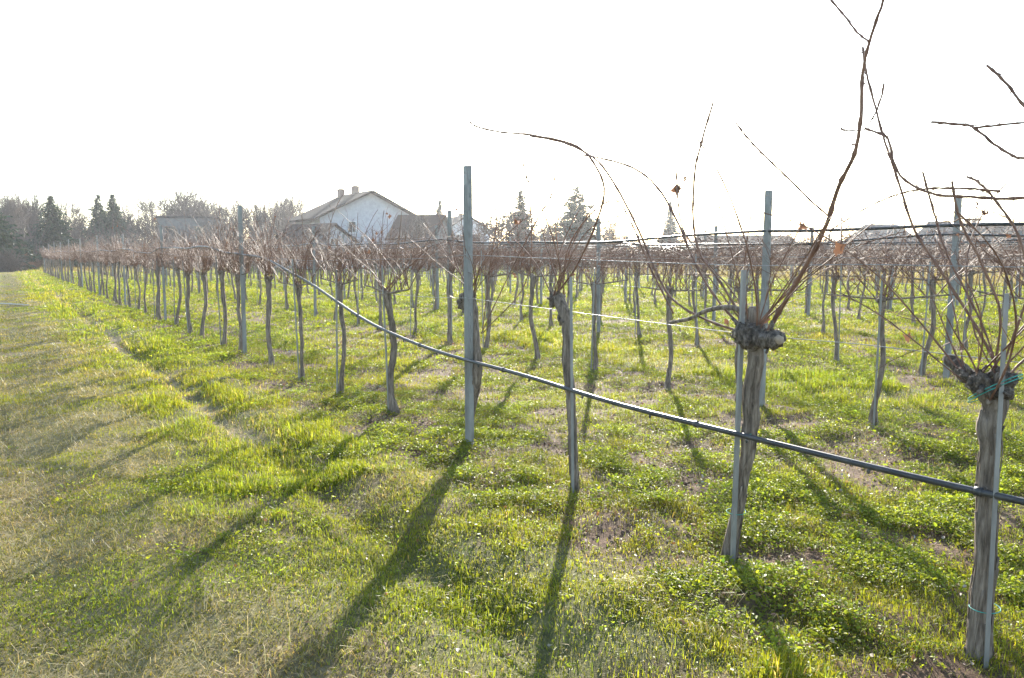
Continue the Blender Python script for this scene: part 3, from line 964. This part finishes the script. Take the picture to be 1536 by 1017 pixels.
# the cordon arm that leaves the second vine towards the camera's left
def stub(v, a, b, x, r0, r1, mat, name='stub', cutend=True, dx=(0, 0)):
    A, B = local(v, [on_plane(*a, x + dx[0]), on_plane(*b, x + dx[1])])
    gg = np.random.default_rng(int(a[0]))
    t = np.linspace(0, 1, 9)[:, None]
    P = A * (1 - t) + B * t + gg.normal(0, .002, (9, 3))
    rs = np.linspace(r0, r1, 9) * (1 + .10 * gg.normal(0, 1, 9)); mb = MB(); mb.tube(P, rs, 16, .13, rg=gg)
    o = mb.obj(name, mat, v)
    if cutend:
        d = (B - A) / np.linalg.norm(B - A)
        m2 = MB(); m2.tube(np.array([B + d * r1 * .40, B + d * (r1 * .5 + .002)]), [r1 * .62, r1 * .5], 12, .1); m2.obj('cut_face', CUT, o)
    return o


def burl(v, px, py, x, r, sx, sy, sz, seed):
    """a gnarled swelling: a lumpy closed blob"""
    gg = np.random.default_rng(seed); c = local(v, [on_plane(px, py, x)])[0]
    na, nb_ = 26, 18
    th = np.linspace(.02, math.pi - .02, nb_)[:, None]; ph = np.arange(na)[None] / na * 2 * math.pi
    nrm = np.stack([np.sin(th) * np.cos(ph), np.sin(th) * np.sin(ph), np.cos(th) + 0 * ph], -1)
    rad = np.full((nb_, na), .78) + .03 * gg.normal(0, 1, (nb_, na))
    for k in range(16):
        d = gg.normal(0, 1, 3); d /= np.linalg.norm(d)
        rad += gg.uniform(-.16, .42) * np.exp(-gg.uniform(8, 30) * (1 - nrm @ d))
    rad[0] = rad[0].mean(); rad[-1] = rad[-1].mean()
    P = (nrm * rad[..., None] * r * np.array([sx, sy, sz]) + c).reshape(-1, 3)
    ii = np.arange(nb_ - 1)[:, None] * na; kk = np.arange(na)[None]; k2 = (kk + 1) % na
    mb = MB(); mb.add(P, np.stack([ii + kk, ii + na + kk, ii + na + k2, ii + k2], -1).reshape(-1, 4))
    for k in range(70):
        d = gg.normal(0, 1, 3); d /= np.linalg.norm(d); e = np.cross(d, gg.normal(0, 1, 3)); e /= np.linalg.norm(e)
        i_, j_ = int(np.arccos(d[2]) / math.pi * (nb_ - 1)), int((math.atan2(d[1], d[0]) % 6.283) / 6.283 * na) % na
        q0 = P.reshape(nb_, na, 3)[i_, j_]; l = r * gg.uniform(.25, .7); o_ = d * r * gg.uniform(.0, .06)
        mb.tube(np.array([q0 - e * l * .5 - d * .004, q0 + o_, q0 + e * l * .5 - d * .003 * gg.random()]), r * gg.uniform(.03, .075) * np.array([.5, 1, .4]), 4)
    for k in range(5):
        d = gg.normal(0, 1, 3) + [0, 0, .7]; d /= np.linalg.norm(d)
        l = gg.uniform(.02, .055); q0 = c + d * r * .7 * np.array([sx, sy, sz]); e = d + gg.normal(0, .3, 3)
        mb.tube(np.array([q0, q0 + d * l * .5, q0 + d * l * .5 + e * l * .5]), gg.uniform(.005, .010) * np.array([1.3, 1, .9]), 6, .1, rg=gg)
    return mb.obj('burl', BARK_DARK, v)


stub(V2, (1134, 515), (1110, 502), 2.99, .042, .042, BARK_DARK, dx=(0, -.075))
stub(V2, (1132, 508), (1166, 510), 2.99, .042, .038, BARK_DARK, dx=(0, -.085))
burl(V2, 1134, 498, 2.99, .060, 1, 1.1, .9, 4)
burl(V2, 1112, 500, 2.93, .050, 1, 1, 1, 14)
burl(V2, 1152, 509, 2.93, .044, 1, 1.2, .9, 15)
stub(V2, (1120, 505), (1132, 462), 3.0, .040, .022, BARK, dx=(0, .02), cutend=False)
stub(V1, (1488, 585), (1440, 556), 3.0, .040, .030, BARK_DARK, dx=(0, .05), cutend=False)
stub(V1, (1446, 560), (1424, 537), 3.0, .030, .018, BARK_DARK, dx=(.05, .08), cutend=False)
burl(V1, 1488, 586, 2.985, .070, .8, 1.25, .62, 5)
burl(V1, 1470, 572, 2.965, .050, 1, 1, .8, 6)
burl(V1, 1511, 570, 3.0, .042, 1, .9, .9, 7)
burl(V1, 1461, 568, 2.98, .038, 1, 1.4, .8, 8)
burl(V3, 832, 450, 2.98, .045, 1, 1, 1.1, 9)
burl(V3, 845, 478, 2.99, .040, 1, .9, 1.3, 10)
stub(V4, (709, 442), (694, 447), 3.06, .032, .040, BARK_DARK, cutend=False)
burl(V4, 694, 455, 3.06, .045, 1, 1.1, 1.4, 11)
# trained cordon arms of the second vine and of the one to its left
m = MB(); P = spline(local(V2, [on_plane(*p, 3.0) for p in [(1122, 470), (1095, 461), (1060, 466), (1035, 478), (1005, 484)]]), 18)
m.tube(P, np.linspace(.014, .009, 18), 8, .1); m.obj('cordon_arm', BARK, V2)
# dried leaf clusters caught on canes
def leaf_cluster(v, px, py, x, size, k):
    m = MB(); c = local(v, [on_plane(px, py, x)])[0]
    for i in range(k): crumpled(m, g, c + g.normal(0, size * .45, 3), size * (.6 + .5 * g.random()))
    m.obj('dried_leaf_cluster', DRYLEAF, v)


leaf_cluster(V2, 1019, 283, 3.2, .028, 5)
leaf_cluster(V2, 1027, 268, 3.2, .016, 2)
leaf_cluster(V1, 1466, 306, 3.02, .014, 2); leaf_cluster(V1, 1474, 318, 3.02, .016, 3)
leaf_cluster(V2, 1278, 217, 2.9, .010, 2); leaf_cluster(V4, 776, 330, 3.05, .03, 3)

# ties
def tie(v, px, py, x, rx_, ry_, tilt, lab, turns=1):
    c = on_plane(px, py, x)
    a = np.linspace(0, 2 * math.pi * turns, 22 * turns + 1)
    P = np.stack([c[0] + rx_ * np.cos(a), c[1] + ry_ * np.sin(a), c[2] + tilt * np.sin(a) + .012 * a / 6.28], 1)
    e = P[-1] + np.array([[-.01, .02, -.02], [-.015, .03, -.06]])
    m = MB(); m.tube(np.concatenate([P, e]), .0017, 5)
    tag(m.obj('vine_tie', TEAL), lab, 'tie', 'teal string ties')


tie(V1, 1492, 588, 2.99, .066, .085, -.055, 'teal string looped under the knobbed head of the thick right-edge grapevine', 2)
tie(V1, 1477, 914, 2.985, .052, .050, 0, 'teal string tying the foot of the right-edge grapevine to its stake')
tie(V2, 1104, 769, 2.985, .048, .045, .004, 'teal string tying the shaggy-barked grapevine to its stake below the pipe')
tie(V2, 1113, 650, 2.975, .062, .05, .004, 'teal string round the pipe and trunk of the shaggy-barked grapevine')

# pale stalk lying across the track
m = MB(); a_, b_ = at_depth(-30, 23.4), at_depth(42, 23.0)
m.tube(np.array([[*a_, .05], [*((a_ + b_) / 2 + [.02, .05]), .06], [*b_, .04]]), [.024, .022, .015], 7, .05)
tag(m.obj('fallen_branch', noisy('bleached_wood', (.36, .33, .28), (.48, .44, .38), 20, .8)), 'pale barkless branch lying across the grass track', 'branch')

# ------------------------------------------------------------------ background trees
TWIG = noisy('bare_twigs', (.07, .052, .043), (.14, .108, .09), 6, .9)
TRUNK = noisy('tree_bark', (.09, .075, .06), (.19, .16, .13), 6, .95, .5, (1, 1, .3))


def bare_tree(seed, H, spread=.35, fork=.3, dens=1.0, gnarl=.12, rmin=.024):
    g = np.random.default_rng(seed); T, C = MB(), MB()

    def grow(p, d, L_, r, lev):
        n = 5 if lev < 3 else 4
        P = [p]
        for i in range(n - 1):
            d = d + g.normal(0, gnarl, 3) + np.array([0, 0, .05]); d /= np.linalg.norm(d); P.append(P[-1] + d * L_ / (n - 1))
        P = np.array(P)
        (T if lev == 0 else C).tube(P, np.linspace(r, r * .6, n), (7, 5, 4, 3, 3, 3, 3)[lev], .05 if lev == 0 else 0, cap=lev == 0)
        if lev >= 6: return
        kids = int(round((4 if lev == 0 else 2.9) * dens + g.random()))
        for k in range(kids):
            t = (fork + (1 - fork) * g.random()) if lev == 0 else (.35 + .65 * g.random())
            if k == 0: t = 1.0
            i = min(int(t * (n - 1)), n - 2); q = P[i] + (P[i + 1] - P[i]) * (t * (n - 1) - i)
            az = g.random() * 6.283
            sp_ = spread * (1.5 if k else .5)
            e = d + sp_ * np.array([math.cos(az), math.sin(az), .35 * g.normal()]); e /= np.linalg.norm(e)
            grow(q, e, L_ * (.74 + .12 * g.normal() if k else .8), max(r * (.55 if k else .68), rmin), lev + 1)
    grow(np.array([0, 0, -.2]), np.array([0, 0, 1.]), H * .30, H * .017, 0)
    zt = max(v[:, 2].max() for v in C.v)
    s = H / zt
    for M in (T, C): M.v = [v * s for v in M.v]
    return T, C


def conifer(seed, H, Rb, full=1.0):
    g = np.random.default_rng(seed); T, C = MB(), MB()
    T.tube(np.array([[0, 0, -.2], [.02, 0, H * .5], [0, 0, H]]), [H * .018, H * .010, .01], 7)
    z = H * .06; V = []; Cc = []
    P0, ANG, PIT, LN, WD = [], [], [], [], []
    while z < H * .985:
        t = z / H
        rad = Rb * (1 - t) ** .95 * 1.45 * (.72 + .5 * g.random()) + .10
        for k in range(9):                                          # the dense inner foliage round the stem
            a = g.random() * 6.283; rr = rad * .40 * g.random()
            P0.append((rr * math.cos(a), rr * math.sin(a), z + .1 * g.normal())); ANG.append(a + .8 * g.normal()); PIT.append(-.2 + .5 * g.normal())
            LN.append(.16 + .42 * rad * (.5 + .5 * g.random())); WD.append(.10 + .16 * rad)
        nb = int(5 + 7 * (1 - t) * full)
        for k in range(nb):
            if g.random() < .05: continue
            a = g.random() * 6.283; L_ = rad * (.65 + .5 * g.random())
            ns = max(5, int(L_ / .15))
            for s in range(ns):
                u = (s + g.random()) / ns
                rr = L_ * (.1 + .9 * u)
                zz = z - .30 * rr * (1 - .45 * u) + .1 * rr * u * u
                for w in range(3):
                    P0.append((rr * math.cos(a) + .12 * g.normal() * (.4 + u), rr * math.sin(a) + .12 * g.normal() * (.4 + u), zz + .06 * g.normal()))
                    ANG.append(a + g.normal() * .75); PIT.append(-.35 + .3 * g.normal()); kt = .35 + .65 * (1 - t); LN.append(kt * (.42 + .26 * g.random())); WD.append(kt * (.16 + .1 * g.random()))
        z += H * .016 + .03
    n = len(P0)
    leaves(C, np.array(P0), np.array(ANG), np.array(PIT), np.array(LN), np.array(WD), hue(g, n, (.030, .050, .028), .25), .5 * g.normal(0, 1, n))
    return T, C


VT = [bare_tree(11, 10, .30, .25), bare_tree(12, 10, .42, .3, 1.05), bare_tree(13, 10, .5, .22, 1.1, .16), bare_tree(14, 10, .26, .4), bare_tree(15, 10, .6, .2, .86, .26, .06)]
VTM = [(t.mesh('trunk', TRUNK), c.mesh('crown', TWIG)) for t, c in VT]
BT = [  # px, top, depth, variant, width factor, label
    (8, 296, 104, 0, .8, 'bare grey tree rising behind the dark conifer at the left edge'),
    (28, 290, 96, 3, .8, 'thin bare tree, first of the tall group right of the edge conifer'),
    (45, 284, 93, 0, .8, 'tallest bare tree at the far end of the grass track'),
    (58, 285, 98, 3, .75, 'slim forked bare tree between the track end and the lone dark conifer'),
    (72, 298, 103, 1, .8, 'bare tree whose twigs touch the left side of the lone dark conifer'),
    (108, 299, 106, 1, .9, 'bare rounded tree just right of the lone dark conifer'),
    (128, 306, 110, 2, .8, 'low bare tree left of the pair of conifers'),
    (200, 300, 108, 1, .8, 'bare tree just right of the pair of conifers'),
    (228, 290, 112, 2, .85, 'bare spreading tree between the conifer pair and the grey building'),
    (262, 277, 106, 2, 1.0, 'largest bare tree with a broad domed crown before the grey building'),
    (290, 290, 112, 1, .9, 'bare tree whose crown stands above the grey building'),
    (322, 300, 110, 2, .8, 'bare tree at the right corner of the grey building'),
    (350, 304, 114, 1, .8, 'low bare tree behind the second front-row post'),
    (386, 297, 102, 0, .9, 'upright bare tree, left of two between the grey building and the house'),
    (410, 292, 100, 1, .8, 'bushy bare tree, right of two between the grey building and the house'),
    (452, 283, 108, 3, .7, 'narrow bare tree touching the left eave of the white house'),
    (742, 304, 66, 4, 1.2, 'gnarled bare fruit tree right of the tall first post'),
    (812, 322, 84, 1, .8, 'small bare tree between the thin spruce and the wide spruce'),
    (186, 306, 116, 0, 1.0, 'bare tree filling the gap behind the pair of conifers'),
    (245, 294, 118, 1, 1.0, 'bare tree behind and left of the broad domed one'),
    (306, 292, 118, 0, 1.0, 'upright bare tree just behind the grey building\'s right half'),
    (336, 306, 100, 2, .9, 'low spreading bare tree in front of the grey building\'s right corner'),
    (368, 302, 106, 1, 1.0, 'bare tree right behind the second front-row post'),
    (398, 300, 110, 2, 1.0, 'spreading bare tree between the two upright ones left of the house'),
    (428, 308, 98, 1, .9, 'low bare tree before the left eave of the white house'),
    (470, 326, 70, 2, .8, 'small bare tree in front of the low white garage'),
    (620, 318, 70, 1, .8, 'small bare tree in front of the dark-roofed annex'),
    (700, 318, 84, 2, .9, 'bare tree left of the gnarled fruit tree, beside the first tall post'),
    (905, 326, 100, 1, .9, 'low bare tree right of the wide dense spruce'),
    (1440, 318, 140, 1, .7, 'thin bare tree between the two right-hand house roofs'),
]
for px, py, dep, k, wf, lab in BT:
    p = at_depth(px, dep); H = top_z(py, dep) * (1.1 if dep > 90 else 1.0)
    t = thing('bare_tree', lab, 'tree', (p[0], p[1], 0), random.random() * 6.28, 'bare trees beyond the vineyard')
    for nm, me in zip(('trunk', 'crown'), VTM[k]):
        o = link(nm, me, t); o.scale = (H / 10 * wf, H / 10 * wf, H / 10)

CT = [
    (-14, 280, 70, 2.6, 'big dark conifer cut by the left edge of the picture'),
    (85, 294, 82, 2.3, 'lone dark conifer behind the end of the front row'),
    (155, 292, 95, 2.0, 'left conifer of the close pair behind the vines'),
    (176, 291, 94, 2.3, 'right, fuller conifer of the close pair behind the vines'),
    (661, 299, 110, 1.3, 'small conifer tip showing behind the dark garage roof'),
    (781, 284, 90, 2.4, 'narrow spruce behind the gnarled fruit tree'),
    (864, 279, 88, 4.3, 'wide dense spruce standing alone right of the fruit tree'),
    (1003, 303, 120, 1.8, 'small bent-tipped spruce far behind the second post row'),
]
for i, (px, py, dep, rb, lab) in enumerate(CT):
    p = at_depth(px, dep); H = top_z(py, dep)
    t = thing('conifer', lab, 'conifer', (p[0], p[1], 0), 0, 'dark conifers beyond the vineyard')
    T, C = conifer(500 + i, H, rb); T.obj('trunk', TRUNK, t); C.obj('crown', NEEDLE, t)

# thicket along the far end of the vines and far woods
def mass(name, lab, spec, seed, cat, mat=TWIG):
    g = np.random.default_rng(seed); M = MB()
    for px0, px1, dep0, dep1, h0, h1, num in spec:
        for k in range(num):
            dep = dep0 + (dep1 - dep0) * g.random(); p = at_depth(px0 + (px1 - px0) * g.random(), dep)
            H = h0 + (h1 - h0) * g.random(); d = np.array([g.normal(0, .15), g.normal(0, .15), 1])
            q = [np.array([p[0], p[1], -.1])]
            for s in range(5):
                d = d + g.normal(0, .16, 3) * [1, 1, .3]; d /= np.linalg.norm(d); q.append(q[-1] + d * H / 5)
            q = np.array(q); M.tube(q, np.linspace(.04, .014, 6) * dep0 / 80, 3, cap=False)
            for s in range(9):
                i = int(g.integers(1, 5)); e = d + g.normal(0, .7, 3); e /= np.linalg.norm(e)
                l = H * (.15 + .25 * g.random())
                M.tube(np.array([q[i], q[i] + e * l * .5, q[i] + (e + [0, 0, .3]) * l]), np.array([.018, .014, .010]) * dep0 / 80, 3, cap=False)
    o = M.obj(name, mat); tag(o, lab, cat, kind='stuff'); return o


mass('thicket', 'grey-brown bare thicket massed along the far side of the vineyard', [(-30, 470, 84, 100, 2.6, 5.0, 1000), (-60, 60, 78, 90, 2.0, 5.5, 260), (470, 1650, 92, 115, 1.2, 3.0, 1500)], 3, 'thicket')
mass('far_wood', 'faint low line of woods along the horizon behind the houses', [(430, 1650, 200, 260, 4, 8.5, 1500)], 4, 'woods')
RBUSH = noisy('reddish_twigs', (.16, .085, .055), (.30, .17, .11), 6, .9)


def shrub(px, dep, w, h, lab, mat, seed, num=130):
    g = np.random.default_rng(seed); p = at_depth(px, dep); T, C = MB(), MB()
    t = thing('shrub', lab, 'shrub', (p[0], p[1], 0))
    for k in range(num):
        a = g.random() * 6.283; o_ = np.array([math.cos(a), math.sin(a), 0]) * w * .18 * g.random()
        d = np.array([math.cos(a) * .7 * g.random(), math.sin(a) * .7 * g.random(), 1.0]); q = [o_]
        L_ = h * (.5 + .6 * g.random())
        for s in range(5):
            d = d + g.normal(0, .22, 3) - [0, 0, .06]; d /= np.linalg.norm(d); q.append(q[-1] + d * L_ / 5)
        (T if k < 9 else C).tube(np.array(q), np.linspace(.022, .006, 6), 3, cap=False)
        for s in range(7):
            i = int(g.integers(1, 5)); e = d + g.normal(0, .9, 3); e /= np.linalg.norm(e)
            C.tube(np.array([q[i], q[i] + e * .2, q[i] + e * .4]), [.009, .007, .005], 3, cap=False)
    T.obj('stems', mat, t); C.obj('crown', mat, t)


shrub(12, 66, 3.2, 2.1, 'dark rounded shrub at the left end of the grass track', TWIG, 1, 260)
shrub(36, 72, 2.2, 1.7, 'brownish shrub beside the dark one at the track end', RBUSH, 2, 160)
shrub(52, 78, 2.2, 1.2, 'low rusty red shrub where the track meets the vine rows', RBUSH, 3, 200)

# ------------------------------------------------------------------ buildings
PLASTER = noisy('white_plaster', (.31, .31, .33), (.40, .40, .42), 3, .9, .1)
GREYWALL = noisy('grey_render', (.12, .115, .11), (.18, .17, .16), 2, .9, .1)
REDWALL = noisy('brick_red_wall', (.20, .10, .075), (.28, .15, .11), 4, .9, .1)
GLASS = noisy('dark_glass', (.02, .025, .03), (.04, .045, .05), 2, .08)
FRAME = noisy('window_frame_paint', (.55, .53, .5), (.65, .63, .6), 4, .6)
DOORW = noisy('door_wood', (.12, .08, .05), (.2, .13, .09), 5, .7, stretch=(1, 1, .2))
CHIM = noisy('chimney_brick', (.17, .11, .085), (.26, .18, .14), 8, .9, .2)


def tiles(name, c1, c2):
    m = noisy(name, c1, c2, 2.5, 1.0, spec=.05)
    nt = m.node_tree; N, L = nt.nodes, nt.links
    w = N.new('ShaderNodeTexWave'); w.wave_type = 'BANDS'; w.bands_direction = 'Z'; w.inputs['Scale'].default_value = 3.2; w.inputs['Distortion'].default_value = .6
    tc = N.new('ShaderNodeTexCoord'); L.new(tc.outputs['Object'], w.inputs['Vector'])
    b = N.new('ShaderNodeBump'); b.inputs['Strength'].default_value = .6; b.inputs['Distance'].default_value = .05
    L.new(w.outputs['Fac'], b.inputs['Height']); L.new(b.outputs[0], N['Principled BSDF'].inputs['Normal'])
    return m


ROOF_B = tiles('brown_roof_tiles', (.022, .016, .013), (.048, .035, .029))
ROOF_R = tiles('dark_red_roof_tiles', (.026, .015, .013), (.046, .028, .024))
ROOF_G = tiles('grey_roof_tiles', (.035, .033, .034), (.06, .056, .057))


def house(name, lab, cat, px, dep, W_, L_, eave, rise, yaw, wallm, roofm, chim=(), wins=(), door=None, over=.5, hip=0.0):
    """gable front at local y=-L/2 (x across); yaw turns it about z"""
    p = at_depth(px, dep)
    root = thing(name, lab, cat, (p[0], p[1], 0), yaw)
    wm = MB(); hw, hl = W_ / 2, L_ / 2
    V = [(-hw, -hl, -.3), (hw, -hl, -.3), (hw, hl, -.3), (-hw, hl, -.3), (-hw, -hl, eave), (hw, -hl, eave), (hw, hl, eave), (-hw, hl, eave), (0, -hl + hip, eave + rise), (0, hl - hip, eave + rise)]
    wm.add(V, [[0, 1, 5, 4], [1, 2, 6, 5], [2, 3, 7, 6], [3, 0, 4, 7]], [[4, 5, 8], [6, 7, 9]])
    wm.obj('wall', wallm, root, False)
    rm = MB(); th = .22; sl = rise / hw
    ex = hw + over; ez = eave - over * sl; ey = hl + over * (.9 if not hip else 1); rz_ = eave + rise
    ry = hl + over * .9 if not hip else hl - hip
    lift = .03
    for s in (-1, 1):
        a = [(s * ex, -ey, ez), (s * ex, ey, ez), (0, ry, rz_), (0, -ry, rz_)]
        lo = np.array(a) + [0, 0, lift]; hi = lo + [0, 0, th]
        rm.add(np.concatenate([lo, hi]), [[0, 3, 2, 1], [4, 5, 6, 7], [0, 1, 5, 4], [1, 2, 6, 5], [3, 0, 4, 7]])
    if hip:
        for s in (-1, 1):
            a = [(-ex, s * ey, ez), (ex, s * ey, ez), (0, s * ry, rz_)]
            lo = np.array(a) + [0, 0, lift]; hi = lo + [0, 0, th]
            rm.add(np.concatenate([lo, hi]), [[0, 1, 4, 3]], [[0, 2, 1], [3, 4, 5]])
    rf = rm.obj('roof', roofm, root, False)
    for (cx, cy, h) in chim:
        zb = rz_ - abs(cx) * sl
        cmb = MB(); cmb.box((cx, cy, zb - .3 + (h + .3) / 2), (.66, .66, h + .3)); cmb.box((cx, cy, zb + h + .06), (.8, .8, .12)); cmb.box((cx, cy, zb + h + .17), (.5, .5, .1))
        cmb.obj('chimney', CHIM, rf, False)
    for face, u, z, ww, wh in wins:
        if face == 'front': c = (u, -hl - .02, z); s1 = (1, 0)
        elif face == 'left': c = (-hw - .02, u, z); s1 = (0, 1)
        else: c = (hw + .02, u, z); s1 = (0, 1)
        fm = MB(); f = .09
        def bx(du, dz, su, sz, dep_, off=0):
            cc = (c[0] + du * s1[0] + off * (-1 if face == 'left' else 1) * (1 - s1[0]), c[1] + du * s1[1] - off * s1[0], z + dz)
            return cc, ((su if s1[0] else dep_), (dep_ if s1[0] else su), sz)
        for du, dz, su, sz in ((0, wh / 2, ww + 2 * f, f), (0, -wh / 2, ww + 2 * f, f), (-ww / 2 - f / 2, 0, f, wh - f), (ww / 2 + f / 2, 0, f, wh - f), (0, 0, .05, wh - f)):
            fm.box(*bx(du, dz, su, sz, .08))
        wo = fm.obj('window', FRAME, root, False)
        pm_ = MB(); pm_.box(*bx(0, 0, ww, wh - f, .03)); pm_.obj('pane', GLASS, wo, False)
        sm = MB(); sm.box(*bx(0, -wh / 2 - .1, ww + .3, .07, .22)); sm.obj('sill', FRAME, wo, False)
    if door:
        dm = MB(); dm.box((door[0], -hl - .015, door[2] / 2), (door[1], .06, door[2]))
        do = dm.obj('door', DOORW, root, False)
        hm_ = MB(); hm_.box((door[0] + door[1] * .4, -hl - .07, door[2] * .48), (.06, .05, .12)); hm_.obj('handle', GALV, do, False)
    return root


HY = -YAW
house('white_house', 'white plastered house with a broad brown gable roof and two chimneys behind the vines', 'house', 538, 90, 11.6, 7.6, 5.4, 2.75, HY + R(34), PLASTER, ROOF_B,
      [(-.3, -.4, .9), (-.5, 3.4, .9)], [('front', 3.2, 4.0, 1.1, 1.4), ('front', -2.2, 4.4, .8, 1.2), ('front', -2.2, 1.5, 1.2, 1.4), ('front', 3.0, 1.5, 1.2, 1.4), ('left', -1.5, 4.2, 1.1, 1.2), ('left', 2.2, 4.2, 1.1, 1.2)], (0.4, 1.0, 2.1), .9)
house('garage', 'low white garage with a dark brown roof before the left side of the white house', 'garage', 472, 80, 5.4, 6.5, 2.6, 1.7, HY + R(52), PLASTER, ROOF_R,
      (), [('front', 0, 2.6, .9, .8)], (-1.0, 1.9, 2.0), .4)
house('annex', 'dark-roofed annex against the right side of the white house', 'annex', 634, 82, 6.0, 4.6, 3.1, 2.2, HY + R(75), GREYWALL, ROOF_R,
      (), [('front', 0, 1.6, 1.0, 1.0), ('left', 0, 1.6, 1.0, 1.0)], None, .4)
house('grey_house', 'pale grey house half hidden behind the annex and first tall post', 'house', 690, 112, 6.4, 8.0, 4.6, 2.0, HY + R(20), noisy('pale_grey_plaster', (.42, .43, .45), (.52, .53, .55), 3, .9), ROOF_G,
      [(.5, 1, .7)], [('front', -1.2, 3.6, .9, 1.1), ('front', 1.2, 3.6, .9, 1.1), ('front', 0, 1.4, 1.0, 1.2)], None, .4)
b = at_depth(294, 104)
fl = thing('flat_roofed_building', 'plain grey flat-roofed building among the bare trees left of the white house', 'building', (b[0], b[1], 0), HY + R(6))
m = MB(); m.box((0, 0, 2.85), (6.6, 7, 6.3)); m.obj('wall', GREYWALL, fl, False)
m = MB(); m.box((0, 0, 6.12), (6.9, 7.3, .22)); m.obj('roof', ROOF_G, fl, False)
for u, z in ((-1.8, 4.3), (1.8, 4.3), (-1.8, 1.6), (1.8, 1.6)):
    m = MB(); m.box((u, -3.53, z), (1.3, .08, 1.4)); w_ = m.obj('window', DOORW, fl, False)
    m = MB(); m.box((u, -3.58, z), (1.1, .04, 1.2)); m.obj('pane', GLASS, w_, False)
house('far_house', 'far grey-roofed house with a long ridge, left of three on the right horizon', 'house', 1316, 135, 8.6, 8.5, 3.6, 2.7, HY + R(88), noisy('cream_plaster', (.46, .44, .4), (.56, .54, .5), 3, .9), ROOF_G,
      (), [('left', -2, 2.0, 1.1, 1.2), ('left', 2, 2.0, 1.1, 1.2), ('front', 0, 2.2, 1, 1.2)], None, .4, 1.6)
house('far_house', 'far house with a hipped roof and a chimney, middle of three on the right horizon', 'house', 1402, 128, 7.6, 7.0, 3.5, 3.0, HY + R(60), noisy('grey_plaster', (.36, .37, .38), (.46, .47, .48), 3, .9), ROOF_G,
      [(.8, -.6, .6)], [('left', 0, 2.0, 1.1, 1.2), ('front', 0, 2.0, 1.1, 1.2)], None, .4, 2.0)
house('far_house', 'wide far house with a brown roof, right of three on the right horizon', 'house', 1486, 122, 8.2, 10.5, 3.3, 2.3, HY + R(85), noisy('buff_plaster', (.42, .38, .33), (.52, .48, .43), 3, .9), ROOF_B,
      [(-.6, 2.2, .8)], [('left', -3, 1.8, 1.1, 1.2), ('left', 0, 1.8, 1.1, 1.2), ('left', 3, 1.8, 1.1, 1.2)], None, .4, 1.2)
house('brick_barn', 'long low red-brown barn behind the vines left of the second-row post', 'barn', 1112, 118, 7.0, 13.0, 2.9, 1.1, HY + R(90), REDWALL, ROOF_R,
      (), [('left', -3, 1.7, 1.3, .9), ('left', 2, 1.7, 1.3, .9)], None, .4)
house('white_shed', 'low white shed beside the red-brown barn', 'shed', 1202, 116, 4.0, 6.2, 2.2, .6, HY + R(90), PLASTER, ROOF_G, (), [('left', 1.2, 1.4, .9, .8)], None, .3)

# ------------------------------------------------------------------ air
hz_ = MB(); hz_.box((200, 700, 14.0), (2600, 2400, 34.0))
haze = hz_.obj('haze', None if False else bpy.data.materials.new('air'), None, False)
hmat = haze.data.materials[0]; hmat.use_nodes = True
nt = hmat.node_tree; nt.nodes.clear()
out = nt.nodes.new('ShaderNodeOutputMaterial'); pv = nt.nodes.new('ShaderNodeVolumePrincipled')
pv.inputs['Color'].default_value = (.93, .95, 1, 1); pv.inputs['Density'].default_value = .00038; pv.inputs['Anisotropy'].default_value = .55
nt.links.new(pv.outputs[0], out.inputs['Volume'])
haze['kind'] = 'stuff'; haze['label'] = 'thin bright winter haze over the vineyard'; haze['category'] = 'haze'
hills_top = max(v.co.z for v in bpy.data.objects['hills'].data.vertices)
haze.location.z = (hills_top + 1 - 31) if hills_top + 1 > 31 else 0
# keep the floor a metre under the lowest ground
haze.scale.z = (hills_top + 6) / 34.0; haze.location.z = -1.4 + (hills_top + 6) / 2 - 14.0 * haze.scale.z

# ------------------------------------------------------------------ light
EL, AZ = R(18.6), R(40.3)
sund = Vector((math.sin(AZ) * math.cos(EL), math.cos(AZ) * math.cos(EL), math.sin(EL)))
ld = bpy.data.lights.new('sun', 'SUN'); ld.energy = 4.8; ld.angle = R(.53); ld.color = (1, .94, .83)
so = link('sun', ld); so.rotation_euler = (-sund).to_track_quat('-Z', 'Y').to_euler(); so.location = (0, 0, 40)

w = bpy.data.worlds.new('World'); scene.world = w; w.use_nodes = True
N, L = w.node_tree.nodes, w.node_tree.links
sky = N.new('ShaderNodeTexSky'); sky.sky_type = 'NISHITA'; sky.sun_disc = False
sky.sun_elevation = EL; sky.sun_rotation = AZ; sky.altitude = 200; sky.air_density = 1.0; sky.dust_density = .5; sky.ozone_density = 1.0
L.new(sky.outputs[0], N['Background'].inputs[0]); N['Background'].inputs[1].default_value = .15

# ------------------------------------------------------------------ camera and output
cd = bpy.data.cameras.new('camera'); cam = link('camera', cd)
cam.location = CAM; cam.rotation_euler = (R(90) - PITCH, 0, -YAW)
cd.sensor_width = 36; cd.lens = F_PX / 1536 * 36; cd.clip_start = .05; cd.clip_end = 5000
scene.camera = cam
scene.view_settings.view_transform = 'Standard'; scene.view_settings.look = 'None'
scene.view_settings.exposure = 2.0; scene.view_settings.gamma = 1
cy = scene.cycles
cy.use_denoising = True
try: cy.denoising_prefilter = 'NONE'
except Exception: pass
cy.max_bounces = 6; cy.diffuse_bounces = 3; cy.glossy_bounces = 2; cy.transmission_bounces = 3; cy.volume_bounces = 1; cy.transparent_max_bounces = 4
cy.sample_clamp_indirect = 8
dups = {k: v for k, v in USED.items() if len(v) > 1}
print('vines', len(indiv), len(rest), 'stakes', nst, 'dup labels', len(dups), list(dups.items())[:6])
